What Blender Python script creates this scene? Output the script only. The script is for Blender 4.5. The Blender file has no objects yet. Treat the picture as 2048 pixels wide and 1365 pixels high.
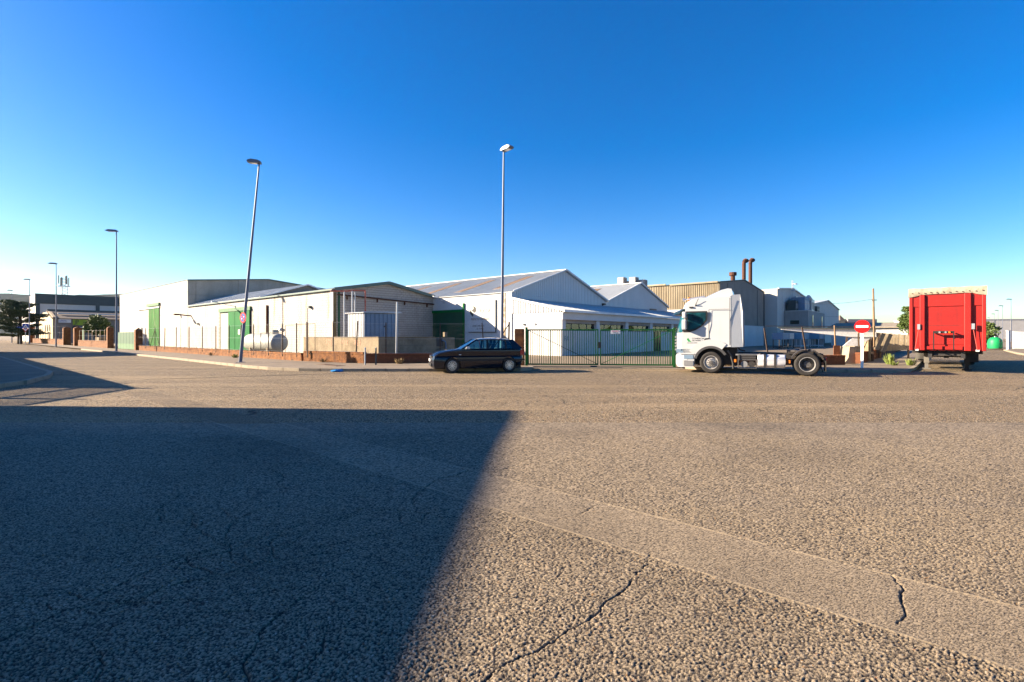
import bpy, math, random
from mathutils import Vector, Matrix
R = math.radians
sc = bpy.context.scene
# ---------------- camera, sky, sun, exposure ----------------
cd = bpy.data.cameras.new("camera"); cam = bpy.data.objects.new("camera", cd)
sc.collection.objects.link(cam); sc.camera = cam
cam.location = (0, 0, 1.6); cam.rotation_euler = (R(90), 0, 0)
cd.sensor_width = 36; cd.lens = 17.58; cd.shift_y = -0.0051
cd.clip_start = 0.05; cd.clip_end = 12000
SUN_EL, SUN_AZ = 21.5, -4.0          # light travels towards +X, 4 degrees towards the camera
w = bpy.data.worlds.new("World"); sc.world = w; w.use_nodes = True
nt = w.node_tree; bg = nt.nodes["Background"]
sky = nt.nodes.new("ShaderNodeTexSky"); sky.sky_type = 'NISHITA'; sky.sun_disc = False
sky.sun_elevation = R(SUN_EL); sky.sun_rotation = R(270 - SUN_AZ)
sky.altitude = 2500; sky.air_density = 1.3; sky.dust_density = 4.0; sky.ozone_density = 3.0
hs = nt.nodes.new("ShaderNodeHueSaturation"); hs.inputs["Saturation"].default_value = 1.47; hs.inputs["Hue"].default_value = .512
nt.links.new(sky.outputs[0], hs.inputs["Color"]); nt.links.new(hs.outputs[0], bg.inputs[0])
bg.inputs[1].default_value = 0.055
sl = bpy.data.lights.new("sun", 'SUN'); so = bpy.data.objects.new("sun", sl); sc.collection.objects.link(so)
sl.energy = 5.0; sl.angle = R(0.53); sl.color = (1.0, 0.82, 0.615)
a = R(SUN_AZ); e = R(SUN_EL)
LD = Vector((math.cos(a)*math.cos(e), math.sin(a)*math.cos(e), -math.sin(e)))
so.rotation_euler = LD.to_track_quat('-Z', 'Y').to_euler(); so.location = (-40, 0, 40)
sc.view_settings.view_transform = 'Standard'; sc.view_settings.look = 'None'
sc.view_settings.exposure = 2.06; sc.view_settings.gamma = 1.0
sc.view_settings.use_curve_mapping = False
sc.render.engine = 'CYCLES'; sc.cycles.use_denoising = True
sc.cycles.max_bounces = 6; sc.cycles.transparent_max_bounces = 16
random.seed(7)
rnd = random.random
def ru(a, b): return a + (b - a)*rnd()

# ---------------- helpers ----------------
SA = R(49.0); SU = (math.cos(SA), math.sin(SA)); SV = (-math.sin(SA), math.cos(SA))
def S(u, v, z=0.0): return Vector((SU[0]*u + SV[0]*v, SU[1]*u + SV[1]*v, z))
def toS(x, y): return (SU[0]*x + SU[1]*y, SV[0]*x + SV[1]*y)

MATS = {}
def M(name, c, r=0.7, metal=0.0, c2=None, scale=1.5, lo=.38, hi=.68, bump=0.0, bs=40.0, streak=None, samt=.6, sxy=2.2, sz=.12, slo=.52, shi=.75, coat=0.0, spec=.35, fine=.12):
    m = bpy.data.materials.new(name); m.use_nodes = True; MATS[name] = m
    n = m.node_tree.nodes; l = m.node_tree.links; p = n["Principled BSDF"]
    p.inputs["Roughness"].default_value = r; p.inputs["Metallic"].default_value = metal
    p.inputs["Specular IOR Level"].default_value = spec; p.inputs["Coat Weight"].default_value = coat
    p.inputs["Coat Roughness"].default_value = .04
    tc = n.new("ShaderNodeTexCoord")
    def noise(s, d=5, vec=None, rough=.6):
        t = n.new("ShaderNodeTexNoise"); t.inputs["Scale"].default_value = s; t.inputs["Detail"].default_value = d; t.inputs["Roughness"].default_value = rough
        l.new(vec or tc.outputs["Object"], t.inputs["Vector"]); return t.outputs["Fac"]
    def ramp(f, a, b):
        t = n.new("ShaderNodeMapRange"); t.inputs[1].default_value = a; t.inputs[2].default_value = b; t.clamp = True
        l.new(f, t.inputs[0]); return t.outputs[0]
    def mix(f, A, Bc):
        t = n.new("ShaderNodeMix"); t.data_type = 'RGBA'
        if hasattr(f, "is_linked"): l.new(f, t.inputs[0])
        else: t.inputs[0].default_value = f
        for k, x in ((6, A), (7, Bc)):
            if isinstance(x, tuple): t.inputs[k].default_value = (*x[:3], 1)
            else: l.new(x, t.inputs[k])
        return t.outputs[2]
    if c2 is None: c2 = tuple(x*.78 for x in c)
    col = mix(ramp(noise(scale), lo, hi), c, c2)
    if fine: col = mix(ramp(noise(bs*.6, 3), .45, .75), col, tuple(x*(1-fine*2) for x in c))
    if streak is not None:
        mp = n.new("ShaderNodeMapping"); mp.inputs["Scale"].default_value = (sxy, sxy, sz); l.new(tc.outputs["Object"], mp.inputs[0])
        f = ramp(noise(1.0, 6, mp.outputs[0], .7), slo, shi)
        mm = n.new("ShaderNodeMath"); mm.operation = 'MULTIPLY'; mm.inputs[1].default_value = samt; l.new(f, mm.inputs[0])
        col = mix(mm.outputs[0], col, streak)
    l.new(col, p.inputs["Base Color"])
    if bump:
        b = n.new("ShaderNodeBump"); b.inputs["Strength"].default_value = bump; b.inputs["Distance"].default_value = .02
        l.new(noise(bs, 6), b.inputs["Height"]); l.new(b.outputs[0], p.inputs["Normal"])
    return m
def GLASS(name, tint, refl=.12, rough=.03):
    m = bpy.data.materials.new(name); m.use_nodes = True; n = m.node_tree.nodes; l = m.node_tree.links
    n.remove(n["Principled BSDF"]); o = n["Material Output"]
    t = n.new("ShaderNodeBsdfTransparent"); t.inputs[0].default_value = (*tint, 1)
    g = n.new("ShaderNodeBsdfGlossy"); g.inputs["Roughness"].default_value = rough
    fr = n.new("ShaderNodeFresnel"); fr.inputs[0].default_value = 1.5
    ad = n.new("ShaderNodeMath"); ad.operation = 'ADD'; ad.inputs[1].default_value = refl; ad.use_clamp = True
    l.new(fr.outputs[0], ad.inputs[0])
    x = n.new("ShaderNodeMixShader"); l.new(ad.outputs[0], x.inputs[0]); l.new(t.outputs[0], x.inputs[1]); l.new(g.outputs[0], x.inputs[2]); l.new(x.outputs[0], o.inputs[0])
    MATS[name] = m; return m

class B:
    def __init__(s): s.v = []; s.f = []
    def add(s, vs, fs):
        o = len(s.v); s.v += [tuple(p) for p in vs]; s.f += [tuple(i+o for i in f) for f in fs]; return s
    def box(s, x0, x1, y0, y1, z0, z1):
        return s.add([(x0,y0,z0),(x1,y0,z0),(x1,y1,z0),(x0,y1,z0),(x0,y0,z1),(x1,y0,z1),(x1,y1,z1),(x0,y1,z1)],
              [(3,2,1,0),(4,5,6,7),(0,1,5,4),(1,2,6,5),(2,3,7,6),(3,0,4,7)])
    def bar(s, p0, p1, w, h):                # rectangular bar between two points
        p0, p1 = Vector(p0), Vector(p1); d = (p1-p0).normalized()
        up = Vector((0,0,1)) if abs(d.z) < .95 else Vector((1,0,0))
        x = d.cross(up).normalized(); y = x.cross(d)
        c = [(-1,-1),(1,-1),(1,1),(-1,1)]
        vs = [p + x*a*w/2 + y*b*h/2 for p in (p0,p1) for a,b in c]
        return s.add(vs, [(0,1,2,3),(7,6,5,4),(1,0,4,5),(2,1,5,6),(3,2,6,7),(0,3,7,4)])
    def tube(s, p0, p1, r, r1=None, n=10, cap=True):
        p0, p1 = Vector(p0), Vector(p1); r1 = r if r1 is None else r1
        d = (p1-p0).normalized(); up = Vector((0,0,1)) if abs(d.z) < .95 else Vector((1,0,0))
        x = d.cross(up).normalized(); y = x.cross(d)
        vs = [p + (x*math.cos(2*math.pi*i/n) + y*math.sin(2*math.pi*i/n))*rr for p, rr in ((p0,r),(p1,r1)) for i in range(n)]
        fs = [((i+1)%n, i, n+i, n+(i+1)%n) for i in range(n)]
        if cap: fs += [tuple(range(n)), tuple(range(2*n-1, n-1, -1))]
        return s.add(vs, fs)
    def path(s, pts, r, n=8):
        for p, q in zip(pts[:-1], pts[1:]): s.tube(p, q, r, n=n)
        return s
    def prism(s, poly, a0, a1, ax='y'):
        k = len(poly)
        f = {'y': lambda p, a: (p[0], a, p[1]), 'x': lambda p, a: (a, p[0], p[1]), 'z': lambda p, a: (p[0], p[1], a)}[ax]
        return s.add([f(p, a0) for p in poly] + [f(p, a1) for p in poly],
              [tuple(range(k-1,-1,-1)), tuple(range(k, 2*k))] + [(i, (i+1)%k, k+(i+1)%k, k+i) for i in range(k)])
    def lathe(s, prof, c=(0,0,0), ax='y', n=28):      # prof: (radius, offset along axis)
        c = Vector(c); k = len(prof); vs = []
        for i in range(n):
            t = 2*math.pi*i/n; ct, st = math.cos(t), math.sin(t)
            for r, h in prof:
                vs.append(c + Vector({'y': (r*ct, h, r*st), 'x': (h, r*ct, r*st), 'z': (r*ct, r*st, h)}[ax]))
        fs = [(i*k+j, i*k+j+1, ((i+1)%n)*k+j+1, ((i+1)%n)*k+j) for i in range(n) for j in range(k-1)]
        return s.add(vs, fs)
    def loft(s, prof, ys, fn, caps=True, closed=True):
        k = len(prof); vs = [fn(x, y, z) for y in ys for x, z in prof]
        m = k if closed else k-1
        fs = [(j*k+i, j*k+(i+1)%k, (j+1)*k+(i+1)%k, (j+1)*k+i) for j in range(len(ys)-1) for i in range(m)]
        if caps and closed: fs += [tuple(range(k-1,-1,-1)), tuple(range((len(ys)-1)*k, len(ys)*k))]
        return s.add(vs, fs)
    def mesh(s, name, mat, smooth=0):
        me = bpy.data.meshes.new(name); me.from_pydata(s.v, [], s.f); me.materials.append(mat if not isinstance(mat, str) else MATS[mat])
        me.validate(); me.update()
        if smooth:
            me.shade_smooth(); me.set_sharp_from_angle(angle=R(smooth))
        return me
    def obj(s, name, mat, parent=None, smooth=0, bevel=0, fixn=False):
        me = s.mesh(name, mat, smooth)
        if fixn:
            import bmesh
            bm = bmesh.new(); bm.from_mesh(me); bmesh.ops.recalc_face_normals(bm, faces=bm.faces); bm.to_mesh(me); bm.free()
        o = inst(name, me, parent)
        if bevel:
            b = o.modifiers.new("bevel", 'BEVEL'); b.width = bevel; b.segments = 2; b.limit_method = 'ANGLE'; b.angle_limit = R(40)
        return o
def inst(name, me, parent=None, loc=None, rot=None):
    o = bpy.data.objects.new(name, me); sc.collection.objects.link(o)
    if parent is not None: o.parent = parent
    if loc is not None: o.location = loc
    if rot is not None: o.rotation_euler = rot
    return o
def tag(o, label, cat=None, group=None, kind=None):
    if label: o["label"] = label
    if cat: o["category"] = cat
    if group: o["group"] = group
    if kind: o["kind"] = kind
    return o
def thing(name, label, cat, loc, rz=SA, group=None):
    o = bpy.data.objects.new(name, None); sc.collection.objects.link(o); o.empty_display_size = .2
    o.location = loc; o.rotation_euler = (0, 0, rz); return tag(o, label, cat, group)
def TH(name, label, cat, u, v, z=0, group=None): return thing(name, label, cat, S(u, v, z), SA, group)
def text(body, size, mat, parent, loc, rot, name="lettering", align='LEFT', ext=.004, sx=1.0):
    c = bpy.data.curves.new(name, 'FONT'); c.body = body; c.size = size; c.extrude = ext; c.align_x = align
    tmp = bpy.data.objects.new("tmp", c); sc.collection.objects.link(tmp)
    me = bpy.data.meshes.new_from_object(tmp); bpy.data.objects.remove(tmp); bpy.data.curves.remove(c)
    if not me.materials: me.materials.append(MATS[mat])
    o = inst(name, me, parent, loc, rot); o.scale = (sx, 1, 1); return o
def sheet(name, pts, z, mat, kind='structure', parent=None):
    b = B(); b.add([(p[0], p[1], z) for p in pts], [tuple(range(len(pts)))])
    o = b.obj(name, mat, parent); o["kind"] = kind; return o

# ---------------- materials ----------------
def asphalt(name, tan, dark, sc1, bumpd, crack=True, pale=1.0):
    m = bpy.data.materials.new(name); m.use_nodes = True; MATS[name] = m
    n = m.node_tree.nodes; l = m.node_tree.links; p = n["Principled BSDF"]; p.inputs["Roughness"].default_value = .82
    p.inputs["Specular IOR Level"].default_value = .25
    tc = n.new("ShaderNodeTexCoord"); O = tc.outputs["Object"]
    def vor(s, feat='F1', vec=O):
        t = n.new("ShaderNodeTexVoronoi"); t.feature = feat; t.inputs["Scale"].default_value = s; t.inputs["Randomness"].default_value = 1; l.new(vec, t.inputs["Vector"]); return t
    def noise(s, d=4, vec=O, ro=.55):
        t = n.new("ShaderNodeTexNoise"); t.inputs["Scale"].default_value = s; t.inputs["Detail"].default_value = d; t.inputs["Roughness"].default_value = ro; l.new(vec, t.inputs["Vector"]); return t
    def mr(f, a, b, c=0., d=1.):
        t = n.new("ShaderNodeMapRange"); t.clamp = True
        for i, x in enumerate((a, b, c, d)): t.inputs[i+1].default_value = x
        l.new(f, t.inputs[0]); return t.outputs[0]
    def ma(op, x, y):
        t = n.new("ShaderNodeMath"); t.operation = op
        for i, q in enumerate((x, y)):
            if isinstance(q, (int, float)): t.inputs[i].default_value = q
            else: l.new(q, t.inputs[i])
        return t.outputs[0]
    def mix(f, A, C, bt='MIX'):
        t = n.new("ShaderNodeMix"); t.data_type = 'RGBA'; t.blend_type = bt
        if isinstance(f, float): t.inputs[0].default_value = f
        else: l.new(f, t.inputs[0])
        for k, q in ((6, A), (7, C)):
            if isinstance(q, tuple): t.inputs[k].default_value = (*q, 1)
            else: l.new(q, t.inputs[k])
        return t.outputs[2]
    v1 = vor(sc1); v2 = vor(sc1*.47)
    sep = n.new("ShaderNodeSeparateColor"); l.new(v1.outputs["Color"], sep.inputs[0])
    sep2 = n.new("ShaderNodeSeparateColor"); l.new(v2.outputs["Color"], sep2.inputs[0])
    stone = mix(mr(sep.outputs[0], .25, .95), tuple(x*.62 for x in tan), tuple(min(1, x*1.35) for x in tan))
    stone = mix(mr(sep.outputs[1], .9, .93), stone, (.40, .23, .10))
    stone = mix(mr(sep.outputs[2], .93, .95), stone, (.46, .42, .34))
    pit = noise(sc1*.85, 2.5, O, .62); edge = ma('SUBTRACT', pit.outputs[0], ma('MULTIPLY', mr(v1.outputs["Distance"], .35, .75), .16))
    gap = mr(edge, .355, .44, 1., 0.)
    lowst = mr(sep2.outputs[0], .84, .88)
    col = mix(gap, stone, dark); col = mix(ma('MULTIPLY', lowst, .8), col, dark)  # dark binder in the gaps, plus shade between stones painted into the colour
    big = noise(.35, 6); col = mix(mr(big.outputs[0], .48, .72, 0, .5), col, tuple(x*.42 for x in tan))
    mpw = n.new("ShaderNodeMapping"); mpw.inputs["Rotation"].default_value = (0, 0, R(12)); mpw.inputs["Scale"].default_value = (.09, 1.2, 1); l.new(O, mpw.inputs[0])
    col = mix(mr(noise(.6, 5, mpw.outputs[0]).outputs[0], .5, .75, 0, .3), col, tuple(x*1.25 for x in tan))
    spots = noise(1.7, 3); col = mix(mr(spots.outputs[0], .66, .78, 0, .6), col, dark)
    h = ma('SUBTRACT', ma('ADD', mr(edge, .30, .60), ma('MULTIPLY', mr(v1.outputs["Distance"], 0., .75, 1., 0.), .45)), ma('MULTIPLY', lowst, .6))
    if crack:
        dv = n.new("ShaderNodeVectorMath"); dv.operation = 'MULTIPLY_ADD'
        nz = noise(2.2, 5); l.new(nz.outputs["Color"], dv.inputs[0]); dv.inputs[1].default_value = (.55, .55, 0); l.new(O, dv.inputs[2])
        cr = vor(.62, 'DISTANCE_TO_EDGE', dv.outputs[0])
        msk = mr(noise(.22, 2).outputs[0], .50, .58)
        ck = ma('MULTIPLY', mr(cr.outputs["Distance"], .002, .009, 1., 0.), msk)
        col = mix(ma('MULTIPLY', ck, .85), col, (.012, .012, .012)); h = ma('SUBTRACT', h, ma('MULTIPLY', ck, 2.))
    l.new(col, p.inputs["Base Color"])
    b = n.new("ShaderNodeBump"); b.inputs["Strength"].default_value = 1.0; b.inputs["Distance"].default_value = bumpd
    l.new(h, b.inputs["Height"]); l.new(b.outputs[0], p.inputs["Normal"])
    return m
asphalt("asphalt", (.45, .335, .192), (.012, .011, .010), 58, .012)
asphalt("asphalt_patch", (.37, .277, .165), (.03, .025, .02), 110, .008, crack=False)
M("earth", (.23, .17, .11), .95, c2=(.14, .115, .07), scale=.3, bump=.5, bs=8)
M("yard", (.22, .17, .11), .9, c2=(.14, .11, .075), scale=.5, bump=.4, bs=12)
M("paving", (.22, .172, .118), .9, c2=(.15, .12, .085), scale=.9, bump=.5, bs=25, fine=.2)
M("kerb", (.32, .27, .195), .85, c2=(.20, .17, .125), scale=2, bump=.6, bs=30, fine=.15)
M("white_paint", (.58, .575, .565), .75, c2=(.52, .51, .49), scale=.6, bump=.15, bs=20, streak=(.50, .42, .30), samt=.35, slo=.58, shi=.85)
M("white_wall", (.58, .575, .565), .8, c2=(.52, .51, .49), scale=.5, bump=.15, bs=15, streak=(.34, .26, .17), samt=.35, slo=.56, shi=.85)
M("block_painted", (.47, .45, .41), .85, c2=(.40, .375, .33), scale=.8, bump=.3, bs=25, streak=(.20, .115, .045), samt=.85, sxy=1.1, sz=.10, slo=.55, shi=.74)  # cream-painted blocks of the street side
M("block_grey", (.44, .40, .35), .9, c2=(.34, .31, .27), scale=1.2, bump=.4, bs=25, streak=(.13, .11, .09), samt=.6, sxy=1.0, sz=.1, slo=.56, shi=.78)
M("joint_painted", (.30, .28, .24), .9, c2=(.25, .23, .20))  # painted-over joints of the cream street wall
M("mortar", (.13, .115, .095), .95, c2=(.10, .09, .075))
M("panel_concrete", (.46, .43, .385), .85, c2=(.41, .38, .33), scale=.5, bump=.2, bs=18, streak=(.42, .36, .27), samt=.4, sxy=.9, sz=.12)
M("panel_grey", (.36, .33, .28), .9, c2=(.26, .24, .20), scale=.5, bump=.25, bs=14, streak=(.13, .12, .10), samt=.55, sxy=.7, sz=.12)
M("joint", (.30, .27, .22), .9)
M("cladding_white", (.62, .63, .62), .45, c2=(.56, .565, .55), scale=.5, streak=(.5, .47, .42), samt=.2)
M("roof_metal", (.43, .46, .46), .5, metal=.0, c2=(.35, .375, .375), scale=.35, streak=(.25, .24, .22), samt=.4, sxy=.9, sz=.9)
M("roof_trim", (.72, .73, .72), .5)
M("skylight", (.21, .14, .08), .6, c2=(.14, .095, .055), scale=.8)
M("dark_trim", (.055, .075, .075), .6)
M("green_trim", (.10, .16, .14), .6)
M("green_door", (.005, .135, .03), .65, c2=(.004, .10, .022), scale=.9, spec=.1, fine=.05, streak=(.03, .13, .05), samt=.25, slo=.62, shi=.8)
M("green_old", (.012, .13, .008), .7, spec=.1, c2=(.02, .085, .014), scale=1.2, streak=(.22, .24, .14), samt=.6, sxy=2.5, sz=.5, slo=.56, shi=.72)
M("green_pale", (.06, .16, .07), .7, c2=(.045, .125, .055))
M("green_dark", (.012, .085, .04), .55, c2=(.010, .065, .03))
M("green_gate", (.006, .12, .022), .4, c2=(.005, .09, .018), fine=.05)
M("beige_cladding", (.34, .285, .19), .6, c2=(.23, .185, .115), scale=.4, streak=(.16, .10, .04), samt=.7, sxy=2.5, sz=.12)
M("render_grey", (.25, .225, .195), .9, c2=(.19, .17, .145), scale=.4, bump=.3, bs=10, streak=(.10, .09, .08), samt=.4, sxy=.5, sz=.1)
M("render_mid", (.36, .335, .31), .9, c2=(.29, .27, .25), scale=.6, streak=(.18,.165,.15), samt=.4, sxy=.8, sz=.15)
M("render_pale", (.56, .54, .50), .9, c2=(.49, .47, .43), scale=.4)
M("rust", (.10, .04, .022), .85, c2=(.055, .024, .015), scale=6, bump=.4, bs=40)
M("rust_post", (.075, .048, .034), .8, c2=(.038, .027, .022), scale=5, bump=.3, bs=40)
M("red_pipe", (.30, .035, .02), .6, c2=(.45, .25, .18), scale=7)
M("galv", (.46, .48, .50), .4, metal=.55, c2=(.36, .38, .40), scale=3, fine=.05)
M("lamp_paint", (.13, .15, .20), .45, metal=.2, c2=(.10, .12, .165), scale=2, fine=.04)
M("dark_metal", (.03, .03, .032), .5)
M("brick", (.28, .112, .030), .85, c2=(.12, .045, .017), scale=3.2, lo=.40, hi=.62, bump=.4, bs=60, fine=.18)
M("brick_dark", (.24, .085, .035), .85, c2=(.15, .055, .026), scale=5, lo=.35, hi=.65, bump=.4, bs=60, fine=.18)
M("brick_mortar", (.09, .055, .035), .95, c2=(.06, .04, .025))
M("old_concrete", (.26, .205, .13), .9, c2=(.13, .10, .062), scale=1.3, bump=.5, bs=14, streak=(.34, .285, .20), samt=.6, sxy=.9, sz=.7)
M("tank", (.36, .37, .335), .5, c2=(.30, .31, .28), scale=1.3, streak=(.30, .29, .22), samt=.35)
M("rubber", (.022, .021, .020), .8, c2=(.035, .031, .027), scale=6, fine=.1)
M("car_paint", (.004, .007, .016), .22, coat=.5, c2=(.006, .009, .018), fine=0, spec=.3)
M("black_plastic", (.018, .018, .018), .55)
M("alloy", (.62, .62, .64), .28, metal=.8, fine=0)
M("seat", (.03, .03, .032), .9)
M("headlamp", (.62, .62, .60), .12, coat=1.0, c2=(.45, .46, .48), scale=14, fine=0)
M("red_lens", (.45, .015, .02), .2, coat=.6, fine=0)
M("orange_lens", (.75, .20, .02), .3, coat=.5, fine=0)
M("plate", (.75, .75, .72), .5, fine=0)
M("truck_white", (.45, .465, .47), .26, coat=.5, c2=(.42, .435, .44), scale=.8, fine=.03, streak=(.32, .30, .26), samt=.22, sxy=2.5, sz=.3, slo=.6, shi=.9)
M("truck_grey", (.20, .205, .21), .5, c2=(.16, .165, .17))
M("dark_grey", (.06, .06, .062), .55, c2=(.045, .045, .046))
M("chassis", (.022, .022, .024), .6, c2=(.05, .042, .034), scale=3)
M("alu_tank", (.66, .66, .68), .35, metal=.45, c2=(.58, .57, .56), scale=2, fine=.06)
M("steel_rim", (.48, .48, .47), .42, metal=.5, c2=(.36, .34, .31), scale=5)
M("rim_dark", (.06, .06, .06), .6, c2=(.13, .12, .11), scale=6)
M("trailer_red", (.31, .011, .007), .5, c2=(.21, .008, .006), scale=1.4, streak=(.13, .010, .008), samt=.6, coat=.15, fine=.05)
M("tarp", (.36, .31, .23), .85, c2=(.24, .205, .15), scale=3, bump=.8, bs=9)
M("strap", (.55, .10, .08), .7)
M("sign_red", (.72, .012, .012), .35, fine=0)
M("sign_white", (.82, .82, .80), .4, fine=0)
M("sign_blue", (.012, .05, .34), .4, fine=0)
M("sign_lime", (.30, .42, .02), .5, fine=0)
M("ink", (.03, .03, .03), .6, fine=0)
M("ink_grey", (.085, .083, .075), .8, fine=0)
M("ink_brown", (.25, .13, .065), .8, fine=0)
M("ink_green", (.02, .24, .06), .6, fine=0)
M("bluegrey", (.16, .24, .33), .6)
M("machine_blue", (.10, .25, .36), .5, c2=(.08, .2, .3))
M("bottle_green", (.01, .30, .09), .5, fine=0)
M("wood", (.27, .18, .10), .85, c2=(.18, .115, .065), scale=3, streak=(.16, .10, .06), samt=.5, sxy=9, sz=.5)
M("board", (.36, .29, .19), .9, c2=(.25, .20, .13), scale=2)
M("beige_house", (.52, .40, .25), .85, c2=(.42, .31, .19))
M("brown_house", (.32, .17, .10), .85, c2=(.27, .14, .085))
M("old_tiles", (.17, .135, .10), .9, c2=(.10, .082, .065), scale=3, bump=.6, bs=8)
M("leaf", (.045, .085, .018), .6, c2=(.10, .14, .03), scale=1.1, lo=.3, hi=.7, fine=0)
M("leaf_dark", (.026, .052, .018), .65, c2=(.075, .10, .028), scale=.8, lo=.35, hi=.75, fine=0)
M("weed", (.16, .22, .04), .7, c2=(.22, .24, .06), scale=3, fine=0)
M("dry_grass", (.26, .18, .08), .9, c2=(.17, .12, .06), scale=4, fine=0)
M("bark", (.07, .05, .035), .95, c2=(.04, .03, .02), scale=4, bump=.5)
M("blue_bag", (.03, .22, .50), .4, fine=0)
M("hill", (.042, .044, .038), .95, c2=(.016, .026, .026), scale=.010, lo=.42, hi=.6, fine=0, spec=0.0)
M("curtain", (.42, .36, .16), .8, c2=(.10, .22, .12), scale=.5, lo=.45, hi=.55, fine=0)
M("dark_glass", (.012, .022, .022), .08, c2=(.02, .05, .04), scale=.5, fine=0, spec=.6)
M("truck_glass", (.010, .085, .10), .06, c2=(.006, .03, .04), scale=1.6, lo=.42, hi=.58, fine=0, spec=.6)
GLASS("car_glass", (.74, .93, .91), .03)
GLASS("screen_glass", (.5, .68, .66), .16)
# ---------------- ground, road, pavements ----------------
sheet("ground", [(-6000,-6000),(6000,-6000),(6000,6000),(-6000,6000)], -.03, "earth")
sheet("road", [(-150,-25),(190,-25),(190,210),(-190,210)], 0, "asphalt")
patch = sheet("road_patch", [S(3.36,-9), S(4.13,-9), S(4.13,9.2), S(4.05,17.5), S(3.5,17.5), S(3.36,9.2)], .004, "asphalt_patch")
def ribbon(name, pts, w0, w1, z, mat, jit, kind='structure'):
    b = B(); L = []; Rr = []
    # resample
    P = []
    for p, q in zip(pts[:-1], pts[1:]):
        n = max(2, int((Vector(q)-Vector(p)).length/.035))
        for i in range(n): P.append(Vector(p).lerp(Vector(q), i/n))
    P.append(Vector(pts[-1])); off = 0
    for i, p in enumerate(P):
        d = (P[min(i+1,len(P)-1)]-P[max(i-1,0)]).normalized(); nrm = Vector((-d.y, d.x))
        off = off*.8 + ru(-jit, jit); wd = ru(w0, w1)*(.25 + .75*math.sin(math.pi*min(1,max(0,(i+.5)/len(P))))**.5)
        L.append((p + nrm*(off+wd/2))); Rr.append((p + nrm*(off-wd/2)))
    n = len(P); b.add([(q.x,q.y,z) for q in L]+[(q.x,q.y,z) for q in Rr], [(i, n+i, n+i+1, i+1) for i in range(n-1)])
    o = b.obj(name, mat); o["kind"] = kind; return o
M("crack", (.010, .009, .008), .95, fine=0)  # near-black colour of the painted post shadow ribbon
CRACKS = [([(.99,3.63),(.93,3.45),(.72,3.15),(.42,2.78),(.20,2.56),(-.06,2.38),(-.22,2.15)], .008), ([(.77,4.66),(.62,4.45),(.36,4.28)], .006),
  ([(2.50,3.30),(2.43,3.13),(2.33,2.97),(2.26,2.86),(2.12,2.74)], .010), ([(-1.15,4.9),(-1.45,4.45),(-1.66,4.0),(-1.72,3.6),(-1.80,3.35),(-1.95,3.2)], .008),
  ([(-1.3,4.75),(-1.42,4.4),(-1.46,4.2)], .006), ([(-3.5,3.62),(-2.9,3.55),(-2.3,3.6),(-1.8,3.42)], .007), ([(-2.6,3.0),(-2.1,2.95),(-1.7,3.05),(-1.1,3.2)], .007),
  ([(-2.3,6.1),(-1.9,5.75),(-1.3,5.5),(-.6,5.6),(-.1,5.9),(.3,6.6)], .009), ([(-2.1,2.9),(-2.2,2.6),(-1.95,2.4),(-1.85,2.1)], .006), ([(-1.0,2.75),(-.95,2.5),(-1.05,2.2)], .006), ([(-3.4,5.2),(-3.0,4.6),(-2.7,4.3),(-2.6,3.9)], .006)]
CRACKS = [(p, w_*.62) for p, w_ in CRACKS]
for _ in range(16):
    x, y, an = ru(-3.6,-.9), ru(2.2,5.2), ru(0,6.28); pts = [(x,y)]
    for k in range(random.randint(3,7)):
        an += ru(-.7,.7); st = ru(.12,.3); x += math.cos(an)*st; y += math.sin(an)*st*1.2; pts.append((x,y))
        if rnd() < .35:
            a2 = an+random.choice((-1,1))*ru(.7,1.4); q = [(x,y)]; qx, qy = x, y
            for m_ in range(random.randint(1,3)): qx += math.cos(a2)*.16; qy += math.sin(a2)*.2; a2 += ru(-.5,.5); q.append((qx,qy))
            CRACKS.append((q, .006))
    CRACKS.append((pts, ru(.0065,.009)))
M("joint_pale", (.33, .27, .19), .9)
for uu in (3.345, 4.145):
    ribbon("patch_joint", [S(uu,6.6).xy, S(uu,17).xy], .008, .03, .0075, "joint_pale", .004)
ribbon("road_post_shadow", [(-13.4,18.2),(-10.5,19.6),(-6.6,21.6)], .10, .22, .0045, "crack", .02)  # soft shadow of an off-frame post, painted as a dark ribbon

# real stone relief of the worn road surface close to the camera
import numpy as np
def hsh(i, j, k): return np.modf(np.abs(np.sin(i*127.1 + j*311.7 + k*74.7)*43758.5453))[0]
def stones(X, Y, cell):
    gi, gj = np.floor(X/cell), np.floor(Y/cell); best = np.full(X.shape, -9.); tint = np.zeros(X.shape)
    for di in (-1,0,1):
        for dj in (-1,0,1):
            a, b = gi+di, gj+dj; px = (a+hsh(a,b,1))*cell; py = (b+hsh(a,b,2))*cell
            d = np.hypot(X-px, Y-py)/cell; val = .05+1.0*hsh(a,b,3) - 3.2*np.maximum(0, d-.30-.22*hsh(a,b,5)) - .5*d*d + .9*((hsh(a,b,8)-.5)*(X-px)+(hsh(a,b,9)-.5)*(Y-py))/cell
            m = val > best; best = np.where(m, val, best); tint = np.where(m, hsh(a,b,4), tint)
    return best, tint
def vnoise(X, Y, s):
    x, y = X*s, Y*s; i, j = np.floor(x), np.floor(y); fx, fy = x-i, y-j; fx = fx*fx*(3-2*fx); fy = fy*fy*(3-2*fy)
    return (hsh(i,j,7)*(1-fx)+hsh(i+1,j,7)*fx)*(1-fy) + (hsh(i,j+1,7)*(1-fx)+hsh(i+1,j+1,7)*fx)*fy
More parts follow.
